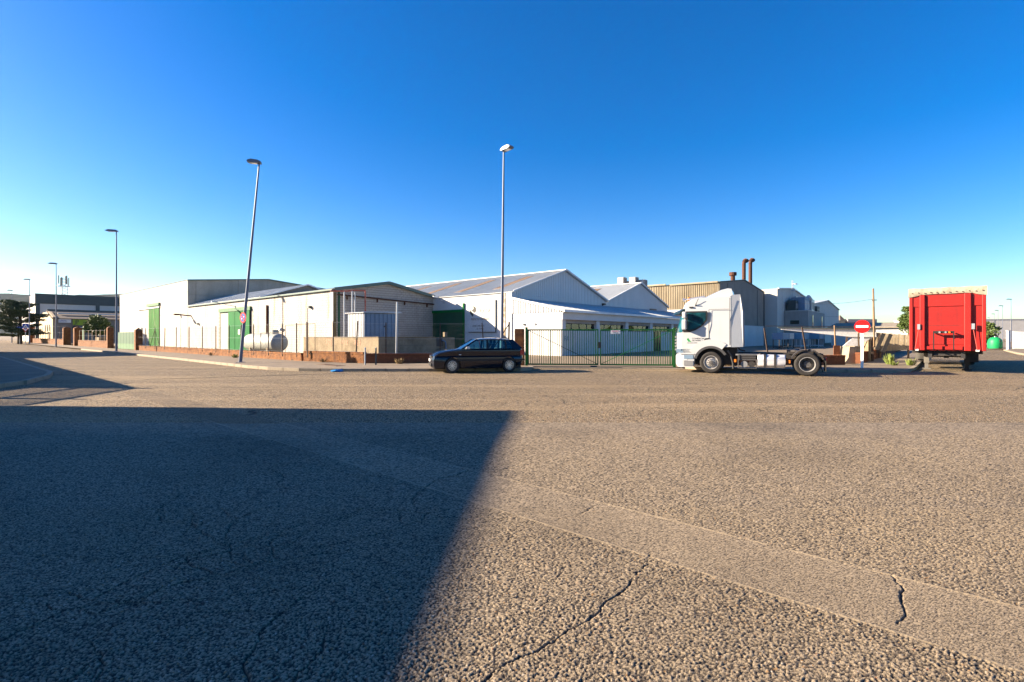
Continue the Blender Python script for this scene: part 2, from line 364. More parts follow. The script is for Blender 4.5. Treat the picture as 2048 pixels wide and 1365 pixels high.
def _crack(X, Y, jx, jy, z, binder, pts, w):
    d = np.full(X.shape, 9.)
    for p, q in zip(pts[:-1], pts[1:]):
        dx, dy = q[0]-p[0], q[1]-p[1]; t = np.clip(((jx-p[0])*dx+(jy-p[1])*dy)/(dx*dx+dy*dy), 0, 1); d = np.minimum(d, np.hypot(jx-p[0]-t*dx, jy-p[1]-t*dy))
    ww = w*(.35+1.0*vnoise(X,Y,11)); g = np.clip(1.25-d/ww, 0, 1); z[:] = z*(1-g)-.013*g; binder[:] = np.maximum(binder, g)
def road_relief():
    rows = list(np.arange(1.55, 4.6, .0052)) + list(np.arange(4.6, 9.2, .0105)); rows = np.array(rows); nc = 860
    sx = np.linspace(-1.10, 1.10, nc); Y = np.repeat(rows[:,None], nc, 1); X = Y*sx[None,:]
    b1, t1 = stones(X, Y, .0125); b2, t2 = stones(X, Y, .0080)
    u = X*SU[0]+Y*SU[1]; inp = np.clip((.385-np.abs(u-3.745))/.01, 0, 1)
    wear = vnoise(X,Y,1.3)*.6+vnoise(X,Y,4.1)*.4
    amp = .0066*(.55+.8*wear); rel = np.clip(b1, -.35, 1.2)*amp + np.clip(b2,-.2,1.2)*.0016
    z = rel*(1-inp) + (np.clip(b2,-.2,1.2)*.0030+.001)*inp
    jt = np.exp(-((np.abs(u-3.745)-.39)/.011)**2)*np.clip(vnoise(X,Y,9)*1.6+.15, 0, 1); z = z*(1-.75*jt)+jt*.0055
    z += .004*(vnoise(X,Y,2.2)-.5)
    tint = np.where(inp > .5, t2, t1); binder = np.clip((np.where(inp>.5,.12,.30)-np.where(inp>.5,b2,b1))/.28, 0, 1)*(1-jt)
    jx = X+.035*(vnoise(X,Y,7)-.5)+.02*(vnoise(X,Y,23)-.5); jy = Y+.035*(vnoise(X+9,Y,7)-.5)+.02*(vnoise(X+9,Y,23)-.5)
    for pts, w in CRACKS:
        xs_, ys_ = [p[0] for p in pts], [p[1] for p in pts]
        i0, i1 = np.searchsorted(rows, (min(ys_)-.1, max(ys_)+.1)); sl = slice(i0, i1)
        if i1-i0 < 2: continue
        _crack(X[sl], Y[sl], jx[sl], jy[sl], z[sl], binder[sl], pts, w)
    fade = np.clip((9.15-Y)/1.6, 0, 1); Z = .0035 + (.0125+np.clip(z,-.0125,.02))*fade
    n = len(rows); co = np.stack([X,Y,Z], -1).reshape(-1,3).astype(np.float32)
    me = bpy.data.meshes.new("road_surface"); me.vertices.add(n*nc); me.vertices.foreach_set("co", co.ravel())
    r_, c_ = np.meshgrid(np.arange(n-1), np.arange(nc-1), indexing='ij'); a = (r_*nc+c_).ravel(); q = np.stack([a, a+1, a+nc+1, a+nc], -1).astype(np.int32)
    me.loops.add(q.size); me.loops.foreach_set("vertex_index", q.ravel()); me.polygons.add(len(q)); me.polygons.foreach_set("loop_start", np.arange(0, q.size, 4, dtype=np.int32))
    me.update(calc_edges=True); me.shade_smooth()
    at = me.attributes.new("stone", 'FLOAT_VECTOR', 'POINT'); at.data.foreach_set("vector", np.stack([tint, binder, jt], -1).reshape(-1,3).astype(np.float32).ravel())
    me.materials.append(MATS["asphalt_near"]); o = inst("road_surface", me); o["kind"] = "structure"
def near_material():
    m = bpy.data.materials.new("asphalt_near"); m.use_nodes = True; MATS["asphalt_near"] = m; n = m.node_tree.nodes; l = m.node_tree.links; p = n["Principled BSDF"]
    p.inputs["Roughness"].default_value = .8; p.inputs["Specular IOR Level"].default_value = .3
    at = n.new("ShaderNodeAttribute"); at.attribute_name = "stone"; sp = n.new("ShaderNodeSeparateXYZ"); l.new(at.outputs["Vector"], sp.inputs[0])
    cr = n.new("ShaderNodeValToRGB"); e = cr.color_ramp; l.new(sp.outputs[0], cr.inputs[0]); e.interpolation = 'CONSTANT'
    cols = [(0,(.16,.125,.09)),(.14,(.36,.285,.19)),(.30,(.52,.41,.27)),(.48,(.44,.35,.23)),(.64,(.62,.49,.32)),(.80,(.34,.28,.20)),(.915,(.52,.30,.12)),(.95,(.78,.68,.52)),(.985,(.36,.15,.07))]
    while len(e.elements) < len(cols): e.elements.new(.5)
    for el, (ps, c) in zip(e.elements, cols): el.position = ps; el.color = (*(x*.64 for x in c), 1)
    tc = n.new("ShaderNodeTexCoord")
    def noise(s, d): t = n.new("ShaderNodeTexNoise"); t.inputs["Scale"].default_value = s; t.inputs["Detail"].default_value = d; l.new(tc.outputs["Object"], t.inputs["Vector"]); return t.outputs[0]
    def mr(f, a, b, c, d):
        t = n.new("ShaderNodeMapRange"); t.clamp = True
        for i, x in enumerate((a,b,c,d)): t.inputs[i+1].default_value = x
        l.new(f, t.inputs[0]); return t.outputs[0]
    def mix(f, A, C):
        t = n.new("ShaderNodeMix"); t.data_type = 'RGBA'; l.new(f, t.inputs[0])
        for k, x in ((6,A),(7,C)):
            if isinstance(x, tuple): t.inputs[k].default_value = (*x,1)
            else: l.new(x, t.inputs[k])
        return t.outputs[2]
    c = mix(mr(noise(260,3), .4, .7, 0, .45), cr.outputs[0], (.18,.135,.084))
    c = mix(mr(noise(.35,6), .48, .72, 0, .55), c, (.10,.077,.05))
    c = mix(mr(noise(1.7,3), .66, .78, 0, .5), c, (.035,.03,.025))
    c = mix(mr(sp.outputs[1], 0, 1, 0, .92), c, (.016,.014,.012)); c = mix(mr(sp.outputs[2], .2, 1, 0, .8), c, (.32,.25,.155))
    l.new(c, p.inputs["Base Color"]); b = n.new("ShaderNodeBump"); b.inputs["Strength"].default_value = 1.; b.inputs["Distance"].default_value = .0035; l.new(noise(300,5), b.inputs["Height"]); l.new(b.outputs[0], p.inputs["Normal"])
near_material(); road_relief()

stone_me = B().box(-.483,.483,0,.16,-.05,.135).mesh("kerb_stone", "kerb")
def pavement(name, kerb, inner, side=1):
    """kerb: road edge polyline; inner: return polyline; stones lie on the pavement side"""
    off = []
    for i, p in enumerate(kerb):
        d = (Vector(kerb[min(i+1,len(kerb)-1)])-Vector(kerb[max(i-1,0)])).normalized()
        off.append(Vector(p)+Vector((-d.y, d.x))*side*.14)
    pv = sheet(name, [tuple(q) for q in off] + list(inner), .126, "paving")
    # kerb stones one by one
    seg = 0; pos = Vector(kerb[0]); rest = 0.5
    for p, q in zip(kerb[:-1], kerb[1:]):
        p, q = Vector(p), Vector(q); L = (q-p).length; d = (q-p)/L; t = rest
        while t < L:
            c = p + d*t
            if c.length < 75:
                o = inst("kerb_stone", stone_me, pv, (c.x, c.y, ru(-.006,.004)), (0, 0, math.atan2(d.y, d.x) + (0 if side > 0 else math.pi) + ru(-.008,.008)))
                if side < 0: pass
            t += 1.0
        rest = t - L
    return pv
T2 = lambda v: (v.x, v.y)
kerbA = [T2(S(10.75,140)), T2(S(10.7,60)), T2(S(10.45,38)), (-12.9,24.6), (-11.2,23.3), (-9.6,22.6), (-7.6,22.35), (-3,22.4), (.4,22.6), (1.0,23.4), (1.02,24.4)]
pavement("pavement_corner", kerbA, [(.5,25.1),(-1,27.4),(-7.9,26.8),(-12.3,29.5), T2(S(13.5,62)), T2(S(13.5,140))], side=1)
kerbB = [(8.4,24.3),(8.9,23.4),(10.5,22.6),(13.8,21.9),(16.2,21.6),(17.3,21.9),(18.3,22.8),(19.6,24.2),(21.5,26.4), T2(S(60,1.1)), T2(S(140,1.1))]
pavement("pavement_right", kerbB, [T2(S(140,3.4)), T2(S(33.2,3.4)), (17.3,25.5),(8.6,24.9)], side=1)
kerbC = [(-15.0,10.5),(-15.2,13.2),(-15.6,15.2),(-16.1,16.7),(-17.4,18.8),(-18.9,20.6), T2(S(3.05,45)), T2(S(3.05,130))]
pavement("pavement_left", kerbC, [T2(S(-6,130)), T2(S(-6,20)), (-26,12), (-26,9)], side=1)
kerbD = [T2(S(150,-4.6)), T2(S(62,-4.6)), T2(S(52,-5.2)), T2(S(46,-7.5))]
pavement("pavement_far", kerbD, [T2(S(46,-14)), T2(S(150,-14))], side=1)
sheet("yard", [T2(S(13.6,160)), T2(S(13.6,62)), (-12.2,29.6), (-7.8,26.9), (-1,27.5), (.6,25.3), (8.2,24.7), (17.3,25.6), T2(S(33.2,3.5)), T2(S(160,3.5)), T2(S(160,160))], .05, "yard")
o = B().box(-3.7,3.7,-.45,.12,-.05,.03).obj("gate_threshold", "kerb"); o.location = (4.6,24.75,0); o.rotation_euler = (0,0,-.11); o["kind"] = "structure"
# hills far off to the left
hb = B(); nx = 60; rows = []
for j in range(9):
    for i in range(nx):
        X = -4200 + 3300*i/(nx-1); t = j/8
        h = (192 + 4*math.sin(i*.55) + 2*math.sin(i*1.9+1) + 3*rnd())*(1-.10*i/nx)*(t**1.25) - 6
        hb.v.append((X, 1450 + t*650 - .12*(X+2000), h + ru(-2,2)))
hb.f = [(j*nx+i, j*nx+i+1, (j+1)*nx+i+1, (j+1)*nx+i) for j in range(8) for i in range(nx-1)]
o = hb.obj("hills", "hill", smooth=80); o["kind"] = "structure"

# ---------------- building pieces ----------------
def corr(b, x0, x1, y, zb, top, pitch=.25, dep=.04, ny=-1):
    """trapezoid-ribbed upright sheet in the plane y, from zb to top(x), ribs proud towards ny"""
    xs = []; x = x0
    while x < x1 - 1e-6:
        for k, d in ((0,0),(.42,0),(.52,1),(.90,1)):
            xx = x + k*pitch
            if xx < x1: xs.append((xx, d))
        x += pitch
    xs.append((x1, 0)); o = len(b.v)
    zbf = zb if callable(zb) else (lambda q: zb)
    for xx, d in xs: b.v.append((xx, y+ny*dep*d, zbf(xx))); b.v.append((xx, y+ny*dep*d, top(xx)))
    for i in range(len(xs)-1): b.f.append((o+2*i, o+2*i+2, o+2*i+3, o+2*i+1) if ny < 0 else (o+2*i+1, o+2*i+3, o+2*i+2, o+2*i))
def corr_x(b, x, y0, y1, zb, top, pitch=.25, dep=.04, nx=-1):
    t = B(); corr(t, y0, y1, 0, zb, top, pitch, dep, -1)
    b.add([(x + nx*(-p[1]), p[0], p[2]) for p in t.v], [tuple(reversed(f)) for f in t.f])
def slope_roof(b, xe, ze, xr, zr, y0, y1, pitch=.3, dep=.035, th=.06):
    """ribbed sheet roof slope, eave (xe,ze) to ridge (xr,zr), running along y; ribs run up the slope"""
    y = y0; ys = []
    while y < y1-1e-6:
        for k, d in ((0,0),(.6,0),(.68,1),(.92,1)):
            if y+k*pitch < y1: ys.append((y+k*pitch, d))
        y += pitch
    ys.append((y1, 0)); o = len(b.v)
    for yy, d in ys: b.v.append((xe, yy, ze+d*dep)); b.v.append((xr, yy, zr+d*dep))
    for i in range(len(ys)-1): b.f.append((o+2*i, o+2*i+1, o+2*i+3, o+2*i+2))
    b.add([(xe,y0,ze-th),(xr,y0,zr-th),(xr,y1,zr-th),(xe,y1,ze-th)], [(3,2,1,0)])
    b.add([(xe,y0,ze-th),(xe,y0,ze),(xr,y0,zr),(xr,y0,zr-th)], [(0,1,2,3)])
    b.add([(xe,y0,ze-th),(xe,y1,ze-th),(xe,y1,ze),(xe,y0,ze)], [(0,1,2,3)])
def wall_lamp(parent, x, y, z, d=(-1,0), L=.9):
    b = B(); b.box(x-.06 if d[0] else x-.1, x+.0 if d[0] else x+.1, y-.1, y+.1, z-.15, z+.1)
    b.path([(x,y,z),(x+d[0]*L,y+d[1]*L,z+.35)], .03, 6)
    c = (x+d[0]*(L+.2), y+d[1]*(L+.2), z+.42)
    b.box(c[0]-.3, c[0]+.25, c[1]-.12, c[1]+.12, c[2]-.07, c[2]+.07)
    return b.obj("wall_lamp", "galv", parent)

# ---- white twin gabled warehouse with lean-to (origin u=31.4, v=27.4) ----
W = TH("white_warehouse", "white twin-gabled warehouse with blue-shaded ribbed gables behind the green gate", "warehouse", 31.4, 27.4)
EZ, RZ, WD = 5.3, 7.8, 15.4
def gable(x): 
    q = x % WD if x < 2*WD-1e-6 else WD
    return EZ + (RZ-EZ)*(1-abs(q-WD/2)/(WD/2))
b = B(); b.prism([(0,0),(2*WD,0),(2*WD,EZ-.1),(1.5*WD,RZ-.1),(WD,EZ-.1),(.5*WD,RZ-.1),(0,EZ-.1)], .02, 42, 'y'); b.obj("wall", "white_wall", W)
sheet_w = WD/14
for k in range(28):
    b = B(); x0 = k*sheet_w
    if k < 14: zb = lambda x: 4.55
    else: zb = lambda x: 4.45
    corr(b, x0+.004, x0+sheet_w-.004, -.01, zb, lambda x: gable(min(max(x,0),2*WD-1e-4))-.05, .275, .045)
    b.obj("cladding_sheet", "cladding_white", W)
for g in range(2):
    x0 = g*WD
    b = B(); slope_roof(b, x0-.12 if g == 0 else x0+.05, EZ-.02, x0+WD/2, RZ, -.25, 42); b.obj("roof", "roof_metal", W)
    b = B(); slope_roof(b, x0+WD+(.12 if g else -.05), EZ-.02, x0+WD/2, RZ, -.25, 42); b.obj("roof", "roof_metal", W, fixn=False)
    for s in (0, WD):                                        # verge trims along the gable
        b = B(); p0 = (x0+s, -.28, EZ+.03); p1 = (x0+WD/2, -.28, RZ+.05)
        b.bar(p0, p1, .07, .13); b.obj("verge_trim", "roof_trim", W)
    b = B(); b.bar((x0+WD/2, -.3, RZ+.06), (x0+WD/2, 42, RZ+.06), .34, .07); b.obj("ridge_cap", "roof_trim", W)
    nv = [2.4, 7.4, 12.5, 17.4, 22.4] if g == 0 else [4.2, 10, 16]
    for y in nv:
        b = B(); t0, t1 = .16, .80
        A = lambda t, yy, dz: (x0 + t*WD/2, yy, EZ + (RZ-EZ)*t + dz)
        b.add([A(t0,y,.05),A(t1,y,.05),A(t1,y+.95,.05),A(t0,y+.95,.05),A(t0,y,0.0),A(t1,y,.0),A(t1,y+.95,.0),A(t0,y+.95,.0)],
              [(0,1,2,3),(7,6,5,4),(0,4,5,1),(1,5,6,2),(2,6,7,3),(3,7,4,0)]); b.obj("skylight", "skylight", W)
# pilaster and rusty strip on the lit corner, wall lamp, faded painted board
B().box(-.10,.35,-.14,.5,0,EZ-.08).obj("pilaster", "white_wall", W)
M("peeling", (.70, .66, .58), .9, c2=(.30, .22, .12), scale=2.5, lo=.42, hi=.55, bump=.5, bs=20, streak=(.26,.15,.06), samt=.8, sxy=4, sz=.5, slo=.45, shi=.6)
B().box(-.14,-.0,.55,1.05,.1,EZ-.1).obj("stained_strip", "peeling", W)
wall_lamp(W, -.02, 8.4, 4.75, (-1,-.25), 1.1)
b = B(); b.box(-.05,-.0,1.75,5.0,1.95,4.65); b.obj("painted_board", "white_wall", W)
b = B(); b.box(-.10,-.002,1.66,1.72,1.95,4.68); b.box(-.10,-.002,1.66,5.0,1.88,1.93); b.obj("board_edge", "dark_trim", W)
rotL = (R(90), 0, R(-90))
text("FRUCCIA", .46, "ink_grey", W, (-.053,3.75,3.62), rotL, sx=.75)
text("PRODUCTOS ELABORADOS", .27, "ink_brown", W, (-.053,4.7,2.98), rotL, sx=.66)
text("Y", .2, "ink_grey", W, (-.053,3.3,2.72), rotL)
text("CARNES Y EMBUTIDOS", .2, "ink_grey", W, (-.053,4.55,2.40), rotL, sx=.72)
text("TEL. 976 40 52", .18, "ink_grey", W, (-.053,4.0,2.16), rotL, sx=.8)
for pts in ([(4.85,3.95),(4.45,3.6),(4.40,3.42),(4.52,3.3),(4.85,3.62)], [(4.42,4.28),(4.10,4.1),(4.02,3.8),(4.28,3.62),(4.62,3.86),(4.38,4.0)]):
    b = B(); b.prism(pts, -.056, -.05, 'x'); b.obj("emblem", "ink_grey", W)
# big dark-green roller door in the shaded inner corner of the same wall
b = B(); corr_x(b, -.05, 5.75, 9.95, .05, lambda y: 3.75, .16, .03); b.obj("green_door", "green_dark", W)
B().box(-.14,-.0,5.70,9.98,3.75,4.0).obj("door_lintel", "green_door", W)
B().box(-.14,-.0,5.58,5.72,.05,4.55).obj("door_post", "green_door", W)
B().box(-.09,-.0,5.74,9.96,2.42,2.50).obj("door_rail", "green_dark", W)
# lean-to in front (v 22.3 .. 27.4)
LF = -5.1; LU1 = 30.8
B().box(.06, LU1, LF+.03, -.02, 0, 2.0).obj("lower_wall", "white_wall", W)
b = B(); b.prism([(LF,0),(-.16,0),(-.16,4.55),(LF,3.45)], -.02, .2, 'x'); b.obj("end_wall", "white_wall", W)
b = B(); corr_x(b, -.03, LF, -.14, 3.45, lambda y: 3.52+(y-LF)/(-.14-LF)*1.15, .26, .05)
b.obj("end_cladding", "cladding_white", W)
b = B(); y0, z0, y1, z1 = LF-.28, 3.55, -.05, 4.74
xs = []; x = -.1
while x < LU1:
    for k, d in ((0,0),(.55,0),(.65,1),(.9,1)): xs.append((x+k*.4, d))
    x += .4
o0 = len(b.v)
for xx, d in xs: b.v += [(xx, y0, z0+.04*d), (xx, y1, z1+.04*d)]
b.f += [(o0+2*i, o0+2*i+2, o0+2*i+3, o0+2*i+1) for i in range(len(xs)-1)]
b.add([(-.1,y0,z0-.08),(LU1,y0,z0-.08),(LU1,y1,z1-.08),(-.1,y1,z1-.08)], [(3,2,1,0)]); b.obj("lean_roof", "roof_metal", W)
B().box(-.14, LU1, LF-.42, LF-.26, 3.42, 3.60).obj("gutter", "roof_trim", W)
B().box(-.02, LU1, LF-.16, LF-.04, 2.86, 3.42).obj("fascia", "white_paint", W)
b = B(); b.bar((-.14,LF-.34,3.56), (-.14,-.1,4.76), .06, .16); b.obj("verge_trim", "roof_trim", W)
for i in range(7):
    xc = .35 + 5.08*i
    B().box(xc-.28 if i else .06, xc+.28, LF+.02, LF+.3, 2.0, 2.9).obj("window_pier", "white_wall", W)
    if i < 6:
        xa, xb = xc+.28, xc+4.8
        b = B(); corr(b, xa, xb, LF+.12, 2.58, lambda x: 2.88, .12, .03); b.obj("shutter_box", "block_grey", W)
        fr = B(); fr.box(xa,xb,LF+.26,LF+.32,2.0,2.06); fr.box(xa,xb,LF+.26,LF+.32,2.54,2.60)
        for k in range(5): xx = xa+(xb-xa)*k/4; fr.box(xx-.03,xx+.03,LF+.26,LF+.32,2.06,2.54)
        wn = fr.obj("window", "dark_trim", W)
        for k in range(4):
            x0, x1 = xa+(xb-xa)*k/4+.03, xa+(xb-xa)*(k+1)/4-.03
            B().box(x0,x1,LF+.285,LF+.30,2.06,2.54).obj("pane", "car_glass", wn)
            if (i*4+k) % 3 != 0:
                b = B(); n = 10
                for q in range(n):
                    xq0, xq1 = x0+(x1-x0)*q/n, x0+(x1-x0)*(q+1)/n
                    b.add([(xq0,LF+.42+.03*(q%2),2.0),(xq1,LF+.42+.03*((q+1)%2),2.0),(xq1,LF+.42+.03*((q+1)%2),2.56),(xq0,LF+.42+.03*(q%2),2.56)], [(0,1,2,3)])
                b.obj("curtain", "curtain", wn)
B().box(.1, LU1-.1, LF+.95, LF+1.0, 1.9, 3.3).obj("inner_wall", "dark_metal", W)
b = B(); b.path([(-.0,LF-.2,3.45),(.02,LF-.10,3.2),(.02,LF-.06,.1)], .05, 8); b.obj("downpipe", "white_paint", W)
b = B(); b.tube((-.1,-2.55,2.55),(-.02,-2.55,2.55),.10,n=12); b.obj("vent", "galv", W)
b = B(); b.box(-.13,-.02,-1.55,-1.35,2.48,2.58); b.obj("wall_bracket", "dark_trim", W)
b = B(); b.box(WD-1.0,WD-.6,-.35,-.08,4.85,5.0); b.box(WD-.95,WD-.9,-.2,-.1,4.5,4.9); b.obj("floodlight", "dark_metal", W)
B().box(25.6,27.4,-.14,-.06,4.55,4.9).obj("vent_grille", "dark_metal", W)
dr = B().box(16.2,17.6,LF-.03,LF+.02,.05,2.05).obj("glass_door", "dark_glass", W)
b = B()
for xx in (16.2,16.9,17.6): b.box(xx-.05,xx+.05,LF-.06,LF-.031,.05,2.05)
b.obj("door_frame", "ink_brown", dr)
text("PA", .55, "bluegrey", W, (.45,LF+.02,1.2), (R(90),0,0), "painted_letters")
# rooftop coolers
for i, (uu, vv) in enumerate(((24.4,3.0),(25.6,2.9),(24.6,1.5),(25.5,.8))):
    xw = uu
    t = TH("rooftop_cooler", ["white cube cooler at the left end of the rooftop row", "second rooftop cooler, half hidden between two others", "third rooftop cooler from the left on the gable ridge", "rightmost white cube cooler on the gable ridge"][i], "cooler", 31.4+uu, 27.4+vv, gable(xw)-.05, "evaporative coolers on the white roof")
    b = B(); b.box(-.45,.45,-.45,.45,.45,1.5); b.obj("housing", "render_mid", t, bevel=.08)
    b = B()
    for k in range(9): b.box(-.36,.36,-.475,-.452,.52+k*.10,.58+k*.10)
    b.obj("louvre", "truck_grey", t)
    b = B(); b.box(-.475,-.452,-.3,.3,.55,1.4); b.obj("side_panel", "galv", t)
    B().box(-.35,.35,-.35,.35,-.35,.45).obj("duct", "galv", t)

# ---- block warehouse with shaded gable front (origin u=21, v=37.4) ----
K = TH("block_warehouse", "cream painted block warehouse with grey block gable end and rusty pipe", "warehouse", 21.0, 37.4)
KW, KE, KR = 10.4, 5.4, 6.3
kt = lambda x: KE + (KR-KE)*(1-abs(x-KW/2)/(KW/2))
B().prism([(.03,0),(KW-.03,0),(KW-.03,KE-.06),(KW/2,KR-.06),(.03,KE-.06)], .03, 35.5, 'y').obj("wall", "mortar", K)
bw, bh, gp = .42, .205, .022
cand = []; rest = B(); restL = B()
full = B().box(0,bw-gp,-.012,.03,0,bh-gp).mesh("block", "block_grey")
r = 0; z = 0.02
while z < KR:
    x = -.2*(r % 2)
    while x < KW:
        x0, x1 = max(x,.0), min(x+bw-gp, KW); z1 = z+bh-gp
        if x1-x0 > .05 and min(kt(x0),kt(x1)) > z+.04:
            if x1-x0 > bw-gp-.005 and min(kt(x0),kt(x1)) > z1+.02 and z > 1.2: cand.append((x0, z))
            else: rest.add([(x0,-.012,z),(x1,-.012,z),(x1,-.012,min(z1,kt(x1)-.02)),(x0,-.012,min(z1,kt(x0)-.02)),(x0,.03,z),(x1,.03,z),(x1,.03,min(z1,kt(x1)-.02)),(x0,.03,min(z1,kt(x0)-.02))],
                           [(0,1,2,3),(0,3,7,4),(2,1,5,6),(3,2,6,7),(1,0,4,5)])
        x += bw
    z += bh; r += 1
cand.sort(key=lambda c: (c[0]-1.5)**2*.6 + (c[1]-3.8)**2)
for i, (x, z) in enumerate(cand):
    if i < 300: inst("block", full, K, (x, ru(-.004,.004), z))
    else: rest.box(x, x+bw-gp, -.012+ru(-.004,.004), .03, z, z+bh-gp)
o = rest.obj("block_courses", "block_grey", K); o["kind"] = "stuff"
r = 0; z = .02
while z < KE-.05:
    y = -.2*(r % 2)
    while y < 35.5:
        y0, y1 = max(y,0.04), min(y+bw-gp, 35.5)
        inside = (15.3 < y0 < 24.6 and z < 4.25)
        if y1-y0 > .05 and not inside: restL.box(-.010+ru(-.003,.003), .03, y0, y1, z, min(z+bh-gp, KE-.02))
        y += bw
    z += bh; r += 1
B().box(.004,.026,.05,35.4,.03,KE-.08).obj("joint_paint", "joint_painted", K)
o = restL.obj("painted_block_courses", "block_painted", K); o["kind"] = "stuff"
B().box(-.035,.02,-.05,.34,0,KE-.03).obj("corner_quoin", "block_painted", K)
M("corner_stain", (.20, .15, .07), .9, c2=(.10, .08, .04), scale=3)
B().box(.06,.26,-.05,-.013,1.2,KE-.3).obj("damp_strip", "corner_stain", K)
B().box(.40,.56,-.10,-.0,.1,KE-.15).obj("green_edge", "green_dark", K)
# low-pitched roofs: front part and the higher rear part
b = B(); slope_roof(b, -.15, KE, KW/2, KR, -.22, 14.2); b.obj("roof", "roof_metal", K)
b = B(); slope_roof(b, KW+.02, KE, KW/2, KR, -.22, 14.2); b.obj("roof", "roof_metal", K)
R2 = 7.05
B().prism([(.05,KE-.05),(KW-.05,KE-.05),(KW-.05,KE+.1),(4.9,R2-.1),(.05,KE+.02)], 14.2, 35.4, 'y').obj("rear_gable", "render_grey", K)
b = B(); slope_roof(b, -.15, KE+.03, 4.9, R2, 13.9, 35.5); b.obj("roof", "roof_metal", K)
b = B(); slope_roof(b, KW, KE+.13, 4.9, R2, 13.9, 35.5); b.obj("roof", "roof_metal", K)
for x0, z0 in ((-.05,KE-.04),(KW,KE-.04)):
    b = B(); b.bar((x0,-.26,z0),(KW/2,-.26,KR-.02),.12,.26); b.obj("verge_trim", "green_trim", K)
    b = B(); b.bar((x0,13.86,z0+.1),(4.9,13.86,R2),.08,.14); b.obj("verge_trim", "roof_trim", K)
B().box(-.22,-.10,-.2,35.5,KE-.14,KE-.02).obj("gutter", "green_trim", K)
b = B(); b.tube((.3,-.16,4.95),(KW+.05,-.16,4.62),.055,n=8); b.obj("fire_pipe", "rust", K)
for x in (1.2,4.1,7.0,9.6):
    b = B(); z = 4.95-.032*x; b.box(x-.03,x+.03,-.16,.0,z-.32,z); b.obj("pipe_bracket", "rust", K)
# green sliding doors on the lit wall
b = B()
for k in range(6): b.box(-.16+.02*(k%2),-.10,16.1+k*.95,16.1+(k+1)*.95-.02,.1,4.2)
b.obj("sliding_door", "green_door", K)
B().box(-.20,-.01,15.9,24.5,4.22,4.6).obj("door_track", "green_pale", K)
B().box(-.19,-.161,18.4,18.9,1.75,2.25).obj("door_notice", "plate", K)
b = B(); b.box(-.014,.02,21.9,24.4,.05,4.2); b.obj("infill_wall", "block_painted", K)
B().box(-.05,-.01,21.86,21.94,.05,4.2).obj("door_jamb", "green_pale", K)
B().box(-.05,-.01,24.4,24.48,.05,4.2).obj("door_jamb", "green_pale", K)
b = B(); b.tube((-.10,12.1,.9),(-.10,12.1,4.55),.10,n=8); b.obj("downpipe", "rust", K)
wall_lamp(K, -.02, 20.2, 4.75, (-1,.3), 1.6)
b = B(); b.bar((-.02,34.3,4.1),(-1.3,34.9,4.25),.12,.16); b.box(-1.7,-1.2,34.7,35.1,4.15,4.35); b.obj("wall_bracket", "rust", K)
for y, z in ((31.5,3.05),(3.6,4.05)):
    b = B(); b.box(-.25,-.02,y-.12,y+.12,z-.1,z+.1); b.obj("wall_spotlight", "dark_trim", K)
b = B(); b.path([(-.03,4.2,4.0),(-.03,4.2,1.3)], .018, 5); b.obj("conduit", "galv", K)
# pipe rack in front of the grey gable
t = TH("pipe_rack", "red and silver pipe frame standing before the grey block gable", "pipes", 21.0, 37.4)
for x, m, zt in ((1.1,"galv",5.15),(1.8,"galv",5.25),(2.05,"galv",5.1)):
    b = B(); b.tube((x-1.0,-1.5,.1),(x-1.0,-1.5,zt),.055,n=8); b.obj("standpipe", m, t)
b = B(); b.path([(-.9,-1.2,5.1),(.1,-1.5,5.12),(1.0,-1.5,5.25),(2.0,-1.5,5.3),(2.0,-1.5,3.3)], .06, 8); b.obj("red_pipe", "red_pipe", t)

# ---- concrete panel warehouse (origin u=21, v=73) ----
A = TH("panel_warehouse", "tall cream concrete panel warehouse with green sliding door, furthest along the fence", "warehouse", 21.0, 73.0)
B().prism([(.1,0),(20,0),(20,8.45),(10,9.45),(.1,8.45)], .1, 35.9, 'y').obj("core", "joint", A)
ye = [0,6.0,12.0,17.2,23.0,29.0,36.0]; ze = [0,4.5,7.2,8.7]
for i in range(6):
    for j in range(3):
        y0, y1, z0, z1 = ye[i]+.015, ye[i+1]-.015, ze[j]+.015, ze[j+1]-.015
        if i == 2 and j == 0: y0, y1 = 12.015, 12.05
        B().box(-.02+ru(-.006,.006),.1,y0,y1,z0,z1).obj("panel", "panel_concrete", A)
xe = [0,.9,6,12,16,20]; 
for i in range(5):
    for z0, z1 in ((0,6.9),(6.9,9.6)):
        tp = lambda x: min(z1-.015, 8.62+(9.55-8.62)*(1-abs(x-10)/10))
        x0, x1 = xe[i]+.015, xe[i+1]-.015
        if z0 == 0: B().box(x0,x1,-.02,.1,0,6.88).obj("panel", "panel_grey", A)
        else:
            pts = [(x0,6.9),(x1,6.9),(x1,tp(x1))] + ([(10,tp(10))] if x0 < 10 < x1 else []) + [(x0,tp(x0))]
            B().prism(pts, -.02, .1, 'y').obj("panel", "panel_grey", A)
for x0 in (-.1, 20.1):
    b = B(); b.bar((x0,-.12,8.70),(10,-.12,9.62),.3,.14); b.obj("verge_trim", "green_trim", A)
B().prism([(-.05,8.66),(10,9.58),(20.05,8.66),(20.05,8.6),(10,9.5),(-.05,8.6)], 0, 36, 'y').obj("roof", "roof_metal", A)
B().box(-.1,.1,-.1,36,8.7,8.78).obj("coping", "dark_trim", A)
b = B()
for k in range(5): b.box(-.12+.015*(k%2),-.03,12.2+k*1.02,12.2+(k+1)*1.02-.02,.1,5.6)
b.obj("sliding_door", "green_old", A)
B().box(-.26,-.03,11.9,18.2,5.95,6.35).obj("door_canopy", "green_pale", A)
B().box(-.2,-.03,12.0,23.6,5.62,5.80).obj("door_track", "cladding_white", A)
B().box(-.12,-.03,17.4,17.55,.1,5.6).obj("door_jamb", "green_pale", A)
